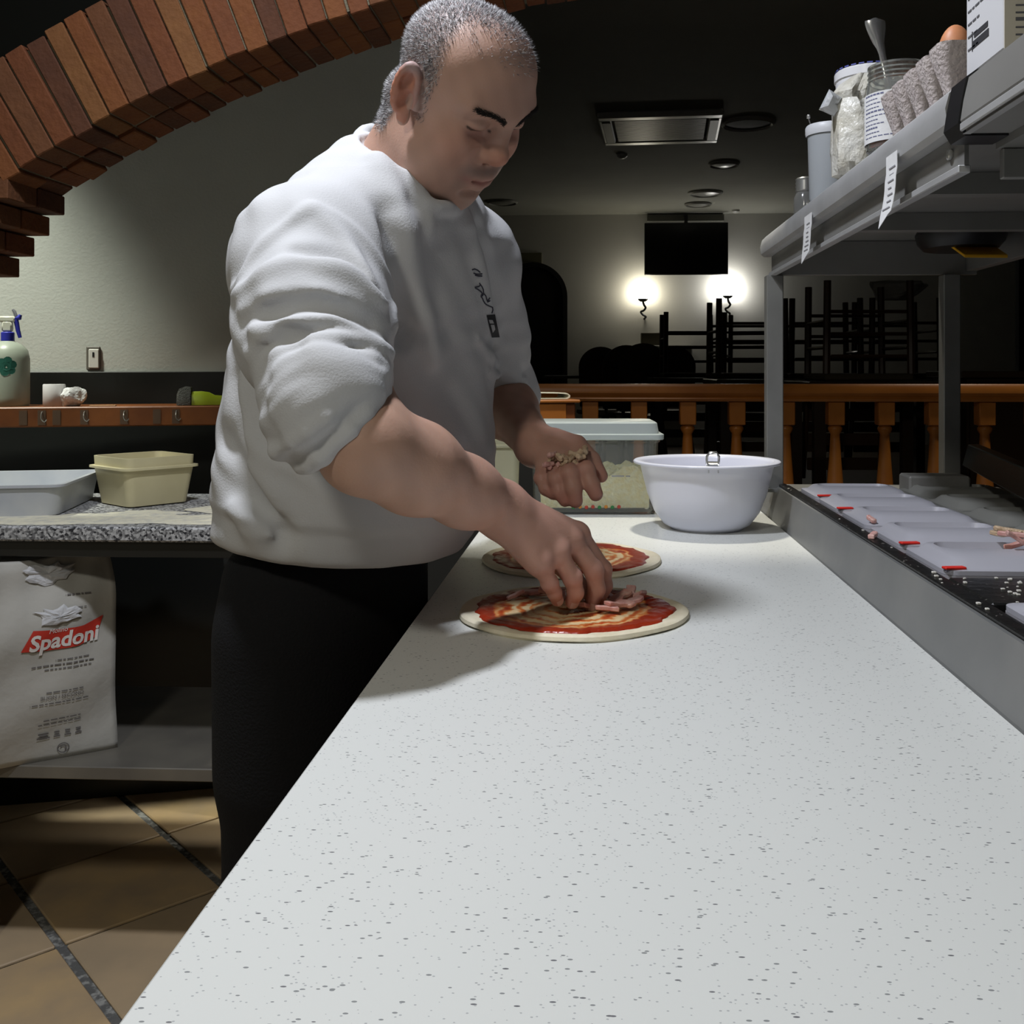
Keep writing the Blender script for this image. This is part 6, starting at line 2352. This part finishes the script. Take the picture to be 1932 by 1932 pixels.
mk = MB()
for pl_ in ([(330, 312), (380, 295), (440, 320), (490, 362)], [(360, 380), (430, 402), (530, 395)], [(390, 420), (460, 440), (530, 440)],
            [(480, 580), (492, 640), (380, 670), (430, 700), (500, 750), (535, 790), (500, 858), (545, 830), (562, 780), (550, 690), (490, 600)],
            [(520, 860), (545, 900), (575, 970), (640, 1035), (750, 1082), (730, 1190)], [(562, 790), (620, 860), (636, 960), (690, 940)], [(636, 955), (690, 880)]):
    pts = hit(shirt, dense(cpx(pl_), 4.0), off=.0004)
    mk.tube([Vector(p) for p in pts], .0010, 5)
pput(mk.build('chest_motif', mat('motif_ink', (.04, .04, .06), .8)))
quad_ = cpx([(625, 1230), (795, 1215), (890, 1680), (730, 1685)])


def quad_patch(qd, n, m_, off, name, m):
    uv = []
    for i in range(n + 1):
        for j in range(m_ + 1):
            a, b = i / n, j / m_
            l_ = np.array(qd[0]) * (1 - a) + np.array(qd[3]) * a
            r_ = np.array(qd[1]) * (1 - a) + np.array(qd[2]) * a
            uv.append(l_ * (1 - b) + r_ * b)
    V = hit(shirt, uv, off=off)
    Q = np.array([[i * (m_ + 1) + j, i * (m_ + 1) + j + 1, (i + 1) * (m_ + 1) + j + 1, (i + 1) * (m_ + 1) + j] for i in range(n) for j in range(m_)])
    return pput(link(name, np_mesh(name, V, Q), m))


quad_patch(quad_, 12, 5, .0007, 'chest_label', mat('label_black', (.014, .014, .016), .8))
quad_patch(cpx([(668, 1325), (745, 1330), (775, 1400), (690, 1400)]), 4, 3, .0013, 'label_mark', mat('label_white', (.42, .42, .42), .8))
quad_patch(cpx([(705, 1425), (780, 1425), (800, 1520), (750, 1590)]), 4, 3, .0013, 'label_mark', mat('label_white', (.42,) * 3))

# ---------------------------------------------------------------- food in the hands
for k in range(34):
    rr = random.Random(700 + k)
    c = A3(1032 + rr.uniform(0, 75), 886 - rr.uniform(0, 26), 1.412 + rr.uniform(-.012, .018))
    c[2] += .007 * (1 if k > 20 else 0)
    o = strip_mesh(rr.uniform(.012, .024), .008, .007, rr, .7).build('mushroom_bit', (M_BEIGE, M_HAM2, M_BEIGE)[k % 3], smooth=True)
    o.location = c
    o.rotation_euler = (rr.uniform(0, 6.28), rr.uniform(-.6, .6), rr.uniform(0, 6.28))
    tag(o, 'pale chopped topping piece heaped in the raised palm', 'topping piece', 'topping pieces in the raised palm')
for k, (p0, p1, p2) in enumerate((((1092, 1098, 1.265), (1082, 1130, 1.262), (1056, 1158, 1.270)), ((1098, 1102, 1.270), (1094, 1138, 1.270), (1070, 1160, 1.276)), ((1132, 1128, 1.286), (1136, 1146, 1.286), (1134, 1158, 1.285)), ((1134, 1124, 1.292), (1142, 1142, 1.292), (1146, 1156, 1.290)), ((1082, 1132, 1.262), (1068, 1148, 1.264), (1044, 1156, 1.272)), ((1112, 1146, 1.268), (1104, 1156, 1.270), (1096, 1164, 1.275)))):
    pts = [Vector(A3(*p)) for p in (p0, p1, p2)]
    for p in pts:
        p.z = max(p.z, CZ + .0155)
    o = MB().tube(smooth_poly(pts, 9), [.0022, .004, .0048, .005, .005, .0048, .0042, .0035, .002], 7, flat=.6).build('topping_shred', M_BEIGE, smooth=True)
    tag(o, 'pale topping shred falling from the fingertips onto the pizza', 'topping shred', 'topping shreds below the fingertips')
